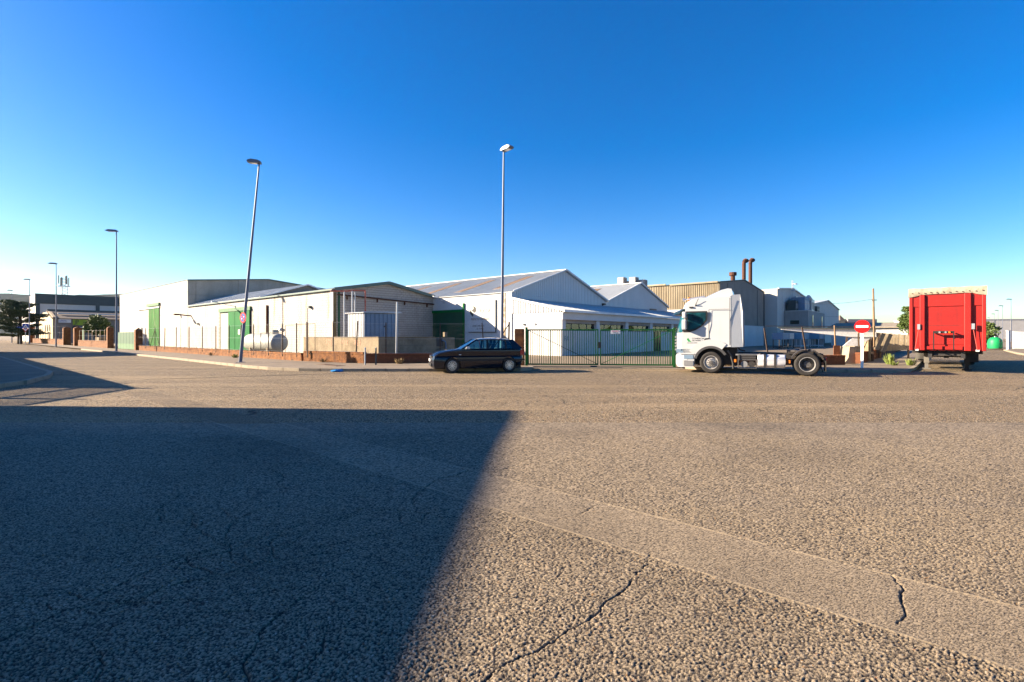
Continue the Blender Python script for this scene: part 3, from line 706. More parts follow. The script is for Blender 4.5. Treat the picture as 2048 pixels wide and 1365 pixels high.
b = B(); b.box(-.2,-.03,21.4,21.7,2.6,2.9); b.obj("wall_lantern", "galv", A)

# ---- beige ribbed warehouse with grey gable (origin u=66, v=22) ----
E = TH("ribbed_warehouse", "grey rendered gable warehouse with dirty beige ribbed side, rusty flues on its roof", "warehouse", 66.0, 22.0)
B().prism([(.1,0),(20.6,0),(20.6,8.5),(10.3,9.55),(.1,8.5)], .0, 40, 'y').obj("wall", "render_grey", E)
B().box(.06,20.64,-.03,.02,0,3.1).obj("plinth", "white_wall", E)
for k in range(20):
    b = B(); corr_x(b, .0, k*1.0+.01, k*1.0+.99, 5.2, lambda y: 8.5, .25, .07); b.obj("cladding_sheet", "beige_cladding", E)
B().box(-.2,.05,0,40,4.6,5.15).obj("ledge", "white_paint", E)
B().box(-.15,.1,0,40,0,4.6).obj("lower_wall", "white_wall", E)
b = B()
for y0, y1, z in ((.2,6.6,8.45),(7.2,19,8.55)): b.box(-.25,-.08,y0,y1,z,z+.2)
b.obj("gutter", "beige_cladding", E)
B().prism([(-.2,8.6),(10.3,9.72),(20.8,8.6),(20.8,8.5),(10.3,9.58),(-.2,8.5)], -.1, 40, 'y').obj("roof", "dark_trim", E)
for x in (3.0, 16.9): B().box(x-.02,x+.02,-.04,.01,3.2,8.6).obj("wall_joint", "dark_trim", E)
B().box(20.3,20.7,-.06,-.0,0,8.4).obj("downpipe", "dark_trim", E)
for i, (xx, yy, zt) in enumerate(((11.5,.4,12.75),(14.7,.4,13.2))):
    t = TH("roof_flue", ["left one of the two tall rusty hooked flue pipes", "right one of the two tall rusty hooked flue pipes"][i], "flue", 66+xx, 22+yy, 9.3, "tall rusty flues")
    pts = [(0,0,0),(0,0,zt-10.0),(.05,-.02,zt-9.6),(.25,-.1,zt-9.35),(.55,-.2,zt-9.4)]
    b = B(); b.path(pts, .27, 12); b.obj("pipe", "rust", t, smooth=50)
    b = B(); b.tube((.5,-.18,zt-9.38),(.68,-.25,zt-9.5),.30,n=12); b.obj("mouth", "dark_metal", t)
t = TH("roof_vent", "short rusty vent with a wide cap, left of the tall flues", "vent", 66+6.5, 22+.4, 9.0)
b = B(); b.tube((0,0,0),(0,0,.95),.3,n=12); b.obj("pipe", "rust", t)
b = B(); b.tube((0,0,.95),(0,0,1.4),.5,n=12); b.obj("cap", "rust", t)

# ---- pale grey sheds to the right ----
F = TH("grey_shed", "pale grey shed with caged ladder and flat-roofed office in front", "warehouse", 87.2, 20.2)
B().prism([(0,0),(27,0),(27,8.2),(10,9.75),(0,9.05)], 0, 30, 'y').obj("wall", "render_pale", F)
b = B(); b.bar((0,-.1,9.1),(10,-.1,9.82),.3,.14); b.bar((10,-.1,9.82),(27,-.1,8.26),.3,.14); b.obj("verge_trim", "roof_trim", F)
for x in (3,6,9,12,15,18,21,24): B().box(x-.02,x+.02,-.015,.01,0,8.1).obj("panel_joint", "joint", F)
b = B()
for dx in (-.35,.35): b.tube((8.1+dx,-.45,3),(8.1+dx,-.45,11.0),.05,n=6)
for k in range(16): b.tube((7.75,-.45,3.2+k*.5),(8.45,-.45,3.2+k*.5),.03,n=5)
for k in range(6): b.box(7.6,8.6,-1.1,-1.0,4.8+k*1.1,4.95+k*1.1); b.box(7.6,7.7,-1.1,-.4,4.8+k*1.1,4.95+k*1.1); b.box(8.5,8.6,-1.1,-.4,4.8+k*1.1,4.95+k*1.1)
b.obj("caged_ladder", "galv", F)
B().box(18.2,22.2,-.08,.02,0,5.0).obj("sliding_door", "green_trim", F)
G2 = TH("grey_shed", "second pale grey gabled shed, furthest right in the row", "warehouse", 114.4, 20.0)
B().prism([(0,0),(31,0),(31,7.9),(15.5,9.45),(0,8.0)], 0, 30, 'y').obj("wall", "render_pale", G2)
b = B(); b.bar((0,-.1,8.05),(15.5,-.1,9.52),.3,.14); b.bar((15.5,-.1,9.52),(31,-.1,7.95),.3,.14); b.obj("verge_trim", "roof_trim", G2)
B().prism([(-.1,8.05),(15.5,9.55),(15.5,9.45),(-.1,7.95)], .05, 30, 'y').obj("roof", "roof_metal", G2)
B().box(3.5,8.5,-.08,.02,0,5.2).obj("sliding_door", "green_trim", G2)
OF = TH("office_annex", "flat-roofed grey concrete annex with a dark slot window and green doors", "building", 91.5, 16.7)
B().box(0,14.2,0,3.45,0,5.6).obj("wall", "render_mid", OF)
B().box(-.05,14.25,-.05,3.4,5.6,5.72).obj("coping", "render_pale", OF)
B().box(-.04,.02,1.3,2.6,3.5,4.1).obj("window", "dark_glass", OF)
for x in (3.2, 11.2): B().box(x,x+.5,-.04,.02,2.6,5.0).obj("slot_window", "dark_glass", OF)
for x in (2.6, 6.2): B().box(x,x+2.6,-.06,.02,0,3.0).obj("door", "green_trim", OF)
for i, (x0, x1, y0, y1, h, m, lb) in enumerate(((.6,2.2,1.9,3.2,1.7,"dark_trim","dark green tank unit on the annex roof, left of the machine cabinets"),(2.6,6.6,1.0,3.0,2.3,"bluegrey","large grey-blue machine cabinet on the annex roof"),(7.2,9.6,.8,2.6,2.2,"galv","tall metal machine cabinet at the right on the annex roof"),(10.2,12.4,.5,2,1.1,"dark_trim","low dark box at the annex roof's right corner"))):
    t = TH("roof_machine", lb, "machine", 91.5+x0, 16.7+y0, 5.72, "machines on the annex roof")
    B().box(0,x1-x0,0,y1-y0,.1,h).obj("cabinet", m, t, bevel=.05)
    B().box(.1,x1-x0-.1,.1,y1-y0-.1,0,.1).obj("base", "dark_metal", t)
    for k in range(2): B().box(.2+k*(x1-x0)*.45,.2+k*(x1-x0)*.45+(x1-x0)*.36,-.02,.01,.4,h-.5).obj("door_panel", "render_pale" if i==1 else "truck_grey", t)
    if i == 2:
        b = B(); b.tube((-1.2,.3,h+.3),(.6,.3,h-.1),.35,n=12); b.obj("duct", "white_paint", t)
# ---------------- boundary walls, fences, gate ----------------
def brick_wall(label, p0, p1, z0, z1, mat="brick", th=.24, name="brick_wall"):
    p0, p1 = Vector(p0), Vector(p1); L = (p1-p0).length; rz = math.atan2(p1.y-p0.y, p1.x-p0.x)
    t = thing(name, label, "wall", (p0.x, p0.y, 0), rz)
    B().box(.01,L-.01,.012,th-.012,0,z1-.05).obj("core", "brick_mortar", t)
    b = B(); r = 0; z = z0
    while z < z1-.13:
        x = -.125*(r % 2)
        while x < L:
            x0, x1 = max(0,x), min(L,x+.238)
            if x1-x0 > .03 and rnd() > .012:
                j = ru(-.012,.010); b.box(x0,x1,j,th-j,z,z+.056)
            x += .25
        z += .068; r += 1
    x = 0
    while x < L-.06:                                   # soldier course
        b.box(x,x+.056,-.015+ru(-.008,.006),th+.015,z+.005,z+.115+ru(-.012,.008)); x += .068
    o = b.obj("bricks", mat, t); o["kind"] = "stuff"; return t
def chainlink(b, L, z0, z1, y=0, p=.075, r=.0007):
    h = z1-z0
    for s in (1,-1):
        x = -h
        while x < L+h:
            # wire from (x,z0) to (x+s*h..)
            a0, a1 = (x, z0), (x+h, z1)
            if s < 0: a0, a1 = (x, z1), (x+h, z0)
            t0 = max(0, -a0[0]/h); t1 = min(1, (L-a0[0])/h)
            if t1 > t0+1e-3:
                q0 = (a0[0]+(a1[0]-a0[0])*t0, y, a0[1]+(a1[1]-a0[1])*t0); q1 = (a0[0]+(a1[0]-a0[0])*t1, y, a0[1]+(a1[1]-a0[1])*t1)
                b.tube(q0, q1, r, n=3, cap=False)
            x += p
def wire_fence(label, p0, p1, z0, z1, posts, lean=None, mesh=True, pm="rust_post", braces=()):
    p0, p1 = Vector(p0), Vector(p1); L = (p1-p0).length; rz = math.atan2(p1.y-p0.y, p1.x-p0.x)
    t = thing("wire_fence", label, "fence", (p0.x, p0.y, 0), rz)
    for i, x in enumerate(posts):
        dx = (lean or {}).get(i, 0)
        b = B(); b.bar((x,0,z0-.25),(x+dx,0,z1+.06),.055,.055); b.obj("post", pm, t)
    b = B()
    for z in (z0+.05, (z0+z1)/2, z1): b.tube((0,-.03,z),(L,-.03,z),.004,n=4)
    b.obj("strand", "galv", t)
    if mesh:
        b = B(); chainlink(b, L, z0+.03, z1, -.03); b.obj("chain_link", "dark_grey", t)
    for x, d in braces:
        b = B(); b.tube((x,0,z1-.1),(x+d,-.05,z0),.02,n=6); b.obj("brace", pm, t)
    return t
wA0, wA1 = S(13.5,62).xy, (-12.35,29.3)
brick_wall("long low orange brick wall running along the left pavement to the brick gate pillar", wA0, wA1, .13, .60)
brick_wall("short sunlit low brick wall at the pavement corner, below the concrete ramp", (-12.15,29.15), (-7.95,26.75), .13, .68)
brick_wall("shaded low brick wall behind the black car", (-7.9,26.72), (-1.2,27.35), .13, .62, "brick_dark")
LA = (Vector(wA1)-Vector(wA0)).length
wire_fence("rusty-posted chain-link fence on top of the long low brick wall", wA0, wA1, .60, 2.3, [2.3,5.3,8.2,11.4,14.6,17.6,20.4,22.9,25.0,27.0,29.2,31.1,32.9,34.2], lean={2:.1}, braces=((5.3,1.6),(5.3,-1.3)))
wire_fence("chain-link fence over the sunlit corner wall with one leaning dark post", (-12.15,29.35), (-7.95,26.95), .68, 2.35, [.15,2.4,4.2], lean={2:.12})
wire_fence("chain-link fence with brown posts behind the black car", (-7.9,26.9), (-1.2,27.5), .62, 2.25, [1.1,4.0,6.4], lean={2:-.12}, pm="rust_post")
t = thing("fence_post", "rusty corner post with diagonal brace beside the brick gate pillar", "post", (-.2,26.9,0), .2)
B().bar((0,0,0),(.05,0,2.35),.08,.08).obj("post", "rust_post", t); B().bar((.02,0,2.2),(-1.0,.1,.6),.05,.05).obj("brace", "rust_post", t)
def pillar(label, x, y, rz, h=1.9, s=.5, mat="brick", cap=True, group=None):
    t = thing("brick_pillar", label, "pillar", (x,y,.1), rz, group)
    B().box(-s/2+.015,s/2-.015,-s/2+.015,s/2-.015,0,h).obj("core", "brick_mortar", t)
    b = B(); z = .0; r = 0
    while z < h-.05:
        o = .125*(r%2)
        for f in range(4):
            a = f*math.pi/2; ca, sa = math.cos(a), math.sin(a); x = -s/2+(0 if r%2 else -.0)
            xs = [-s/2, -s/2+.25-o, min(s/2,-s/2+.5-o), s/2]
            for q0, q1 in zip(xs[:-1], xs[1:]):
                if q1-q0 < .03: continue
                j = ru(0,.008); y0, y1 = -s/2-j, -s/2+.02
                pts = [(q0+.005,y0),(q1-.005,y0),(q1-.005,y1),(q0+.005,y1)]
                pts = [(px*ca-py*sa, px*sa+py*ca) for px, py in pts]
                b.prism(pts, z, z+.056, 'z')
        z += .068; r += 1
    o = b.obj("bricks", mat, t); o["kind"] = "stuff"
    if cap:
        b = B(); q = s/2+.03; b.add([(-q,-q,h),(q,-q,h),(q,q,h),(-q,q,h),(0,0,h+.28)], [(3,2,1,0),(0,1,4),(1,2,4),(2,3,4),(3,0,4)]); b.obj("cap", mat, t)
    return t
pillar("brick gate pillar right behind the black car's tail", .38, 25.15, R(-6), 1.85, .46, cap=False)
gl = TH("sheet_gate", "dark green sheet-metal gate with pale green foot, left of the panel warehouse door", "gate", 13.6, 63.6)
for k in range(6): B().box(-.03,.03,k*1.3+.02,k*1.3+1.27,.75,2.0).obj("upper_sheet", "green_dark", gl); B().box(-.025,.025,k*1.3+.01,k*1.3+1.28,.15,.75).obj("lower_sheet", "green_pale", gl)
g2 = TH("sheet_gate", "small green sheet gate between two brick pillars far down the pavement", "gate", 14.4, 97.2)
for k in range(5): B().box(-.03,.03,k*1.6+.02,k*1.6+1.57,1.0,2.5).obj("upper_sheet", "green_dark", g2); B().box(-.025,.025,k*1.6+.01,k*1.6+1.58,.15,1.0).obj("lower_sheet", "green_pale", g2)
for v, lb, h in ((62.7,"brick pillar with pointed cap at the end of the long low wall",2.05),(75.5,"brick pillar with green painted side beside the second lamp post",2.4),(96.4,"right-hand brick pillar of the distant pair flanking a green gate",2.6),(106,"left-hand brick pillar of the distant pair flanking a green gate",2.7),(150,"farthest brick pillar, beside the fourth lamp post",3.6)):
    p = S(13.6, v); pillar(lb, p.x, p.y, SA, h, .6 if v < 80 else .9, group="brick gate pillars")
brick_wall("low brick wall between the distant pillars and the shrub", S(13.5,95.5).xy, S(13.5,76.2).xy, .13, .95)
brick_wall("farthest stretch of low brick wall beyond the green gate", S(13.5,148).xy, S(13.5,107).xy, .13, 1.05)
wire_fence("distant wire fence with pale posts in front of the round shrub", S(13.6,95.5).xy, S(13.6,76.2).xy, .95, 2.3, [0.5,4,7,9.5,12,14.5,17,19], mesh=False, pm="beige_house")
wire_fence("tall far wire fence beside the beige gabled house", S(13.6,148).xy, S(13.6,107).xy, 1.05, 3.2, [i*3.4+1 for i in range(12)], mesh=False, pm="rust_post")
# right-hand boundary
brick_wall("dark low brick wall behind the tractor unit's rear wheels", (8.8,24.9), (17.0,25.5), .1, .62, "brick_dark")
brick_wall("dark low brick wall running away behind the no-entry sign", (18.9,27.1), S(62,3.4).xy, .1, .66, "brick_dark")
for i, (x, y, dx, m, z1, lb) in enumerate(((14.6,28.4,-.28,"rust_post",2.05,"leaning rusty stake above the fuel tank of the tractor unit"),(16.8,28.4,-.33,"rust_post",2.1,"leaning rusty stake above the tractor unit's rear wheel"),(18.4,28.4,-.08,"wood",2.2,"pale stake with a dark plate at its foot, left of the no-entry sign"))):
    t = thing("stake", lb, "post", (x,y,.05), 0, "stakes by the steel beam")
    B().bar((0,0,0),(dx,0,z1-.05),.06,.06).obj("post", m, t)
    if i == 2: B().box(-.18,.18,-.10,-.05,.35,1.0).obj("plate", "brick_dark", t)
for i, x in enumerate((19.62,20.5)):
    t = thing("stake", ["pale thin stake standing on the concrete block beside the steel beam", "pale thin stake just left of the no-entry sign's pole"][i], "post", (x,28.3,.95), 0, "stakes by the steel beam")
    B().bar((0,0,0),(-.02,0,1.2),.06,.06).obj("post", "wood", t); B().box(-.05,.05,-.05,.05,0,.04).obj("foot_plate", "rust_post", t)
# green double gate
gt = thing("double_gate", "green barred double gate with diagonal braces between the car and the truck", "gate", (.74,25.45,.04), math.atan2(24.65-25.45, 8.0-.74))
GL = math.hypot(7.26,.8)
for x in (0, GL): B().box(x-.06,x+.06,-.06,.06,0,2.0 if x == 0 else 1.95).obj("gate_post", "green_gate", gt)
barm = B().box(-.015,.015,-.012,.012,.14,1.84).mesh("bar", "green_gate"); barw = B().box(-.024,.024,-.02,.02,.14,1.84).mesh("bar", "green_gate")
for s in range(2):
    x0 = .09 + s*(GL/2-.02); x1 = x0 + GL/2 - .16
    lf = B()
    for z in (.12,1.86): lf.box(x0,x1,-.03,.03,z-.035,z+.035)
    for x in (x0,x1): lf.box(x-.03,x+.03,-.029,.029,.085,1.893)
    leaf = lf.obj("gate_leaf", "green_gate", gt)
    n = 31
    for k in range(1,n):
        inst("bar", barw if k % 10 == 0 else barm, leaf, (x0+(x1-x0)*k/n, 0, 0))
    d = B(); d.tube((x0,-.035,1.84) if s == 0 else (x0,-.035,.14), (x1,-.035,.14) if s == 0 else (x1,-.035,1.84), .014, n=6); d.obj("brace", "green_dark" if s == 0 else "green_gate", leaf)
B().box(GL/2-.06,GL/2+.08,-.08,-.031,.95,1.25).obj("lock", "dark_metal", gt)
b = B(); b.box(GL*.44,GL*.44+.32,-.3,.25,-.02,.05); b.obj("gate_stop", "dark_metal", gt)
pl = B().box(4.22,4.68,-.062,-.045,1.66,1.84).obj("plaque", "sign_white", gt)
text("PROHIBIDO", .075, "sign_red", pl, (4.45,-.064,1.765), (R(90),0,0), align='CENTER', ext=.001, sx=.85)
text("APARCAR", .065, "ink", pl, (4.45,-.064,1.69), (R(90),0,0), align='CENTER', ext=.001, sx=.85)

# ---------------- yard things ----------------
# gas tank
t = TH("gas_tank", "pale horizontal gas tank with open turret hood behind the fence", "tank", 17.0, 37.8)
b = B(); r = .68; prof = [(0,0)]+[(r*math.sin(a), .34*(1-math.cos(a))) for a in [R(x) for x in (15,30,45,60,75,90)]]+[(r,5.4)]+[(r*math.sin(R(x)), 5.4+.34*math.cos(R(x))) for x in (75,60,45,30,15)]+[(0,5.74)]
b.lathe(prof, (0,0,1.08), 'y', 36); b.obj("shell", "tank", t, smooth=40)
for y in (1.2,4.4): B().box(-.55,.55,y-.12,y+.12,0,.75).obj("saddle", "old_concrete", t)
b = B(); b.tube((0,1.0,1.7),(0,1.0,2.05),.26,n=16); b.obj("turret", "tank", t)
b = B(); b.tube((.38,.85,1.98),(.46,.8,2.18),.24,n=16); b.obj("hood", "galv", t)
b = B()
for c in (1.1,3.3): b.tube((0,c,1.08),(0,c+.03,1.08),.69,n=36)
b.obj("weld_band", "galv", t)
def hoop(label, p0, p1, h, r=.025):
    p0, p1 = Vector(p0), Vector(p1)
    t = thing("pipe_hoop", label, "pipe hoop", (p0.x,p0.y,.05), 0); d = p1-p0
    b = B(); b.path([(0,0,0),(0,0,h),(d.x,d.y,h),(d.x,d.y,0)], r, 6); b.obj("tube", "rust_post", t); return t
hoop("rusty pipe hoop in front of the gas tank", S(15.4,37.5).xy, S(15.4,34.0).xy, 1.75)
hoop("tall thin pipe hoop rising beside the tank's turret", S(17.6,38.4).xy, S(16.4,31.5).xy, 2.35, .018)
# concrete ramp enclosure
t = TH("concrete_ramp", "low weathered concrete ramp wall behind the fence, sunlit on one side", "wall", 17.5, 25.9)
B().box(0,6.2,0,.22,0,1.5).obj("front_wall", "old_concrete", t); B().box(0,.22,.22,9.4,0,1.5).obj("side_wall", "old_concrete", t)
for z in (.48,.98): B().box(.3,6.2,-.008,.0,z-.006,z+.006).obj("board_mark", "dark_trim", t)
B().box(-.03,4.4,-.04,.25,1.5,1.54).obj("coping", "old_concrete", t); B().box(-.03,.24,.25,9.4,1.5,1.53).obj("coping", "old_concrete", t)
M("exposed_brick", (.34, .19, .12), .9, c2=(.40, .30, .21), scale=9)
for y0, z0, n in ((1.9,.95,4),(3.4,1.0,3),(5.4,.92,5)):
    b = B()
    for r_ in range(n):
        for c in range(3-(r_==0)): b.box(-.012,.0,y0+c*.26+.05*(r_%2),y0+c*.26+.24+.05*(r_%2),z0+r_*.1,z0+r_*.1+.085)
    b.obj("exposed_bricks", "exposed_brick", t)["kind"] = "stuff"
B().box(4.5,6.0,-.4,-.05,.05,.68).obj("step_block", "old_concrete", t)
B().box(4.55,5.1,-.01,.0,.9,1.46).obj("hatch", "dark_metal", t)
b = B(); b.path([(5.0,-.06,1.3),(5.25,-.12,1.2),(5.3,-.12,.7)], .05, 8); b.obj("hose", "bluegrey", t)
B().box(5.3,5.55,.02,.2,1.54,1.85).obj("block_stub", "old_concrete", t)
# metal hut
t = TH("metal_hut", "small white corrugated metal hut above the concrete ramp", "shed", 19.0, 29.8)
B().box(.03,2.77,.03,1.97,0,3.1).obj("core", "cladding_white", t)
b = B(); corr_x(b, 0, 0, 2, .1, lambda y: 3.15, .19, .045); b.obj("side_cladding", "cladding_white", t)
b = B(); corr(b, 0, 2.8, 0, .1, lambda x: 3.15, .34, .04); b.obj("front_cladding", "bluegrey", t)  # white hut's front coloured blue-grey, its shade put into the colour
b = B(); slope_roof(b, -.15, 3.2, 3.0, 3.28, -.18, 2.2, .24, .04, .03); b.obj("roof", "cladding_white", t)
B().box(1.55,1.62,-.09,-.045,2.2,2.3).obj("handle", "dark_metal", t)
t = thing("steel_pole", "pale blue-grey galvanised pole standing in front of the metal hut", "pole", (-6.35,27.4,.05), 0)
b = B(); b.tube((0,0,0),(.05,0,3.4),.05,.045,n=10); b.obj("pole", "galv", t); B().box(-.08,.08,-.08,.08,0,.02).obj("base_plate", "galv", t)
for i, x in enumerate((-7.45,-6.9)):
    t = thing("bollard", ["left one of two thin grey bollards before the brick wall", "right one of two thin grey bollards before the brick wall"][i], "bollard", (x,25.35,.12), 0, "pavement bollards")
    b = B(); b.tube((0,0,0),(0,0,.86),.04,n=10); b.obj("tube", "dark_trim" if i else "galv", t); b = B(); b.tube((0,0,.86),(0,0,.89),.043,.02,n=10); b.obj("cap", "galv", t)
# utility benches / machines in the yard
for i, (uu, vv, w_, m) in enumerate(((66.5,14.8,6.0,"bluegrey"),(73.5,14.2,5.0,"machine_blue"),(79.5,13.2,3.5,"machine_blue"))):
    t = TH("yard_machine", ["long dark blue bench machine behind the truck, at the left", "middle bright blue bench machine with white legs in the yard", "right small blue bench machine with white legs in the yard"][i], "machine", uu, vv, .05, "blue bench machines")
    B().box(0,w_,0,1.2,1.1,1.9).obj("body", m, t, bevel=.03)
    B().box(.2,w_-.2,.1,1.1,.15,.25).obj("base_frame", "white_paint" if i else "dark_metal", t)
    for x in (.1,w_*.5,w_-.2):
        for y in (.05,1.05): B().box(x,x+.1,y,y+.1,0,1.1).obj("leg", "white_paint" if i else "dark_metal", t)
    B().box(.4 if i else 3.4,w_*.5 if i else 5.6,-.03,.01,1.2,1.85).obj("front_panel", "render_pale" if i == 0 else "machine_blue", t)
# steel beam with angled leg on concrete block
t = thing("steel_beam", "long white tapered steel beam resting on an angled leg behind the no-entry sign", "beam", (20.75,28.5,0), R(163))
b = B(); b.prism([(0,1.56),(1.2,1.56),(4.85,2.0),(5.0,2.07),(0,1.97)], -.03, .03, 'y'); b.obj("web", "white_paint", t)
b = B(); b.bar((0,0,2.0),(5.05,0,2.10),.26,.05); b.obj("top_flange", "dark_trim", t)
b = B(); b.bar((0,0,1.54),(1.2,0,1.54),.2,.03); b.bar((1.2,0,1.54),(4.85,0,1.985),.2,.03); b.obj("bottom_flange", "white_paint", t)
b = B(); b.prism([(.15,1.54),(1.1,1.54),(1.75,.9),(1.05,.9)], -.05, .05, 'y'); b.obj("leg", "white_paint", t)
t2 = thing("beam_rail", "thin dark rail lying just above the white steel beam", "rail", (20.9,29.0,0), R(163)); B().bar((0,0,2.12),(5.6,0,2.2),.05,.04).obj("bar", "dark_metal", t2); B().box(-.05,.05,-.05,.05,0,2.09).obj("prop", "rust_post", t2)
t = thing("concrete_block", "chunky concrete footing with a metal cabinet beside the no-entry sign", "footing", (18.8,27.6,.05), R(-2))
b = B(); b.prism([(-.45,0),(.2,0),(.2,.95),(-.15,.95),(-.22,.35)], 0, .9, 'y'); b.obj("footing", "kerb", t)
B().box(.2,.66,.1,.9,0,.92).obj("pedestal", "kerb", t); B().box(.27,.58,.04,.11,.12,.62).obj("cabinet_door", "render_pale", t); B().box(.15,.7,.05,.95,.92,.98).obj("top_slab", "kerb", t)
t = thing("stone_gatepost", "square stone gatepost just right of the no-entry sign", "post", (21.1,29.6,.05), 0)
B().box(-.15,.15,-.2,.2,0,1.85).obj("shaft", "old_concrete", t); B().box(-.2,.2,-.25,.25,1.85,1.93).obj("cap", "old_concrete", t)
t = thing("board_fence", "weathered upright board fence catching slanted shadows, left of the red trailer", "fence", (23.2,34.0,0), R(-25))
for k in range(20):
    z0 = .42+.014*k; z1 = 1.95-.016*k+ru(-.03,.03)
    B().box(k*.155,k*.155+.142,ru(-.012,.012),.03,z0,z1).obj("board", "board", t)
for z in (.8,1.4): B().box(0,3.1,.03,.09,z,z+.08).obj("rail", "wood", t)
for x in (0,1.5,3.0): B().box(x,x+.1,.09,.19,.0,1.7).obj("post", "wood", t)
# added dark slats standing in for the shadow on the boards
t = thing("shade_rack", "dark slats added in place of the shadow on the weathered board fence", "rack", (22.9,33.2,.05), R(-25))
for k in range(6): b = B(); b.bar((k*.38-.5,0,.45),(k*.38-.05,.05,1.9-.05*k),.06,.21); b.obj("slat", "dark_metal", t)
b = B(); b.bar((-.6,.08,1.55),(1.3,.08,1.6),.09,.25); b.obj("rail", "rust_post", t); b = B(); b.bar((-.6,.08,.0),(-.55,.08,1.5),.1,.1); b.bar((1.2,.08,.0),(1.2,.08,1.5),.1,.1); b.obj("frame", "rust_post", t)

# ---------------- lamps, signs, poles ----------------
def lamp(label, x, y, H, head_rz, lean=(0,0), hl=.75, z=.126):
    t = thing("street_lamp", label, "street lamp", (x,y,z), 0, "street lamps")
    lx, ly = lean
    b = B(); b.tube((0,0,0),(lx,ly,H),.095,.042,n=14); b.obj("pole", "lamp_paint", t, smooth=50)
    B().box(-.17,.17,-.17,.17,0,.03).obj("base_plate", "galv", t)
    b = B(); c, s = math.cos(head_rz), math.sin(head_rz)
    prof = [(-.10,.0),(-.10,.10),(.05,.19),(hl*.7,.22),(hl,.12),(hl,.05),(hl*.8,.0)]
    def fn(px, py, pz):
        k = 1-.35*abs(py)/.17; q = (px*(.92+.08*k), py, pz*(.55+.45*k))
        return (lx+q[0]*c-q[1]*s, ly+q[0]*s+q[1]*c, H-.05+q[2])
    b.loft(prof, [-.17,-.12,0,.12,.17], fn); b.obj("lamp_head", "lamp_paint", t, smooth=40)
    b = B(); b.loft([(.12,-.02),(.12,.01),(hl*.78,.01),(hl*.78,-.02)], [-.11,.11], lambda px,py,pz: (lx+px*c-py*s, ly+px*s+py*c, H-.055+pz)); b.obj("lens", "headlamp", t)
    return t
lamp("leaning street lamp carrying the no-parking sign", -15.05, 27.7, 11.1, R(196), (1.0,.1), .62)
lamp("tall straight street lamp behind the black car, centre of the picture", -.55, 26.2, 11.2, R(-48), (.12,0), .62)
for px, py, H, lb in ((-37.5,47.4,11.4,"street lamp beside the dark green sheet gate, second from the left-hand corner"),(-60.9,66.8,11.1,"third street lamp along the left pavement, by the small green gate"),(-88.7,91.9,11.8,"fourth street lamp along the left pavement, before the cedar"),(-105,105,11.0,"leftmost distant street lamp, in front of the cedar"),(-118,126,11.4,"thin far street lamp in front of the beige gabled house")):
    lamp(lb, px, py, H, R(190), (0,0), .9)
for i, (x, Y, top) in enumerate(((2022,130,600),(2005,158,613),(1996,186,622),(1988.5,215,629),(1979,265,636.5))):
    lamp(["nearest of the thin lamps receding at the far right", "second of the thin lamps receding at the far right", "third of the thin lamps receding at the far right", "fourth of the thin lamps receding at the far right", "farthest of the thin lamps receding at the far right"][i], (x-1024)/1000*Y, Y, 1.6+(672-top)/1000*Y, R(180), (0,0), 1.3)
def disc(b, r, y, n=40, sx=1, th=.004): 
    vs = [(r*math.cos(2*math.pi*i/n)*sx, y, r*math.sin(2*math.pi*i/n)) for i in range(n)]
    b.add(vs + [(p[0], y+th, p[2]) for p in vs], [tuple(range(n)), tuple(range(2*n-1,n-1,-1))] + [((i+1)%n, i, n+i, n+(i+1)%n) for i in range(n)])
# no-parking sign strapped to the leaning lamp
t = thing("no_parking_sign", "round red and blue no-parking sign on the leaning lamp post", "sign", (-14.83,27.56,2.60), R(-32))
b = B(); disc(b, .30, 0); b.obj("rim_plate", "sign_red", t); b = B(); disc(b, .225, -.006); b.obj("blue_field", "sign_blue", t)
b = B(); b.bar((-.16,-.010,.16),(.16,-.010,-.16),.004,.055); b.obj("slash", "sign_red", t)
for sx, sz in ((.10,.05),(-.09,-.06)): B().box(sx-.035,sx+.035,-.013,-.008,sz-.03,sz+.03).obj("white_patch", "sign_white", t)
b = B(); b.box(-.05,.05,.004,.16,-.04,.04); b.obj("clamp", "galv", t)
# no-entry sign
t = thing("no_entry_sign", "round red no-entry sign with white bar on a pale pole", "sign", (16.1,23.0,.126), R(-34))
b = B(); b.box(-.055,.055,-.03,.03,0,2.2); b.obj("pole", "sign_white", t)
b = B(); disc(b, .30, -.05); b.obj("plate", "sign_red", t); B().box(-.235,.235,-.058,-.051,-.05,.05).obj("white_bar", "sign_white", t)
for n_ in ("plate","white_bar"):
    for o in t.children:
        if o.name.startswith(n_): o.location.z = 1.9
# blue pedestrian signs far left
for i, (x, y, h) in enumerate(((-89.5,92,3.0),(-95,96.5,2.5))):
    t = thing("crossing_sign", ["blue square pedestrian-crossing sign nearest the fourth lamp", "lower blue crossing sign left of its twin under the cedar"][i], "sign", (x,y,0), R(40), "crossing signs")
    b = B(); b.tube((0,0,0),(0,0,h+.9),.05,n=8); b.obj("pole", "galv", t)
    B().box(-.42,.42,-.08,-.05,h,h+.85).obj("plate", "sign_blue", t)
    b = B(); b.prism([(-.32,h+.1),(.32,h+.1),(0,h+.72)], -.09, -.081, 'y'); b.obj("white_triangle", "sign_white", t)
    b = B(); b.bar((-.12,-.094,h+.15),(.02,-.094,h+.42),.006,.07); b.bar((.13,-.094,h+.15),(.02,-.094,h+.42),.006,.07); b.obj("walker", "ink", t)
    if i == 0:
        b = B(); b.prism([(-.4,h-.1),(.4,h-.1),(0,h-.75)], -.08, -.05, 'y'); b.obj("give_way_plate", "sign_red", t); b = B(); b.prism([(-.26,h-.17),(.26,h-.17),(0,h-.6)], -.086, -.081, 'y'); b.obj("give_way_field", "sign_white", t)
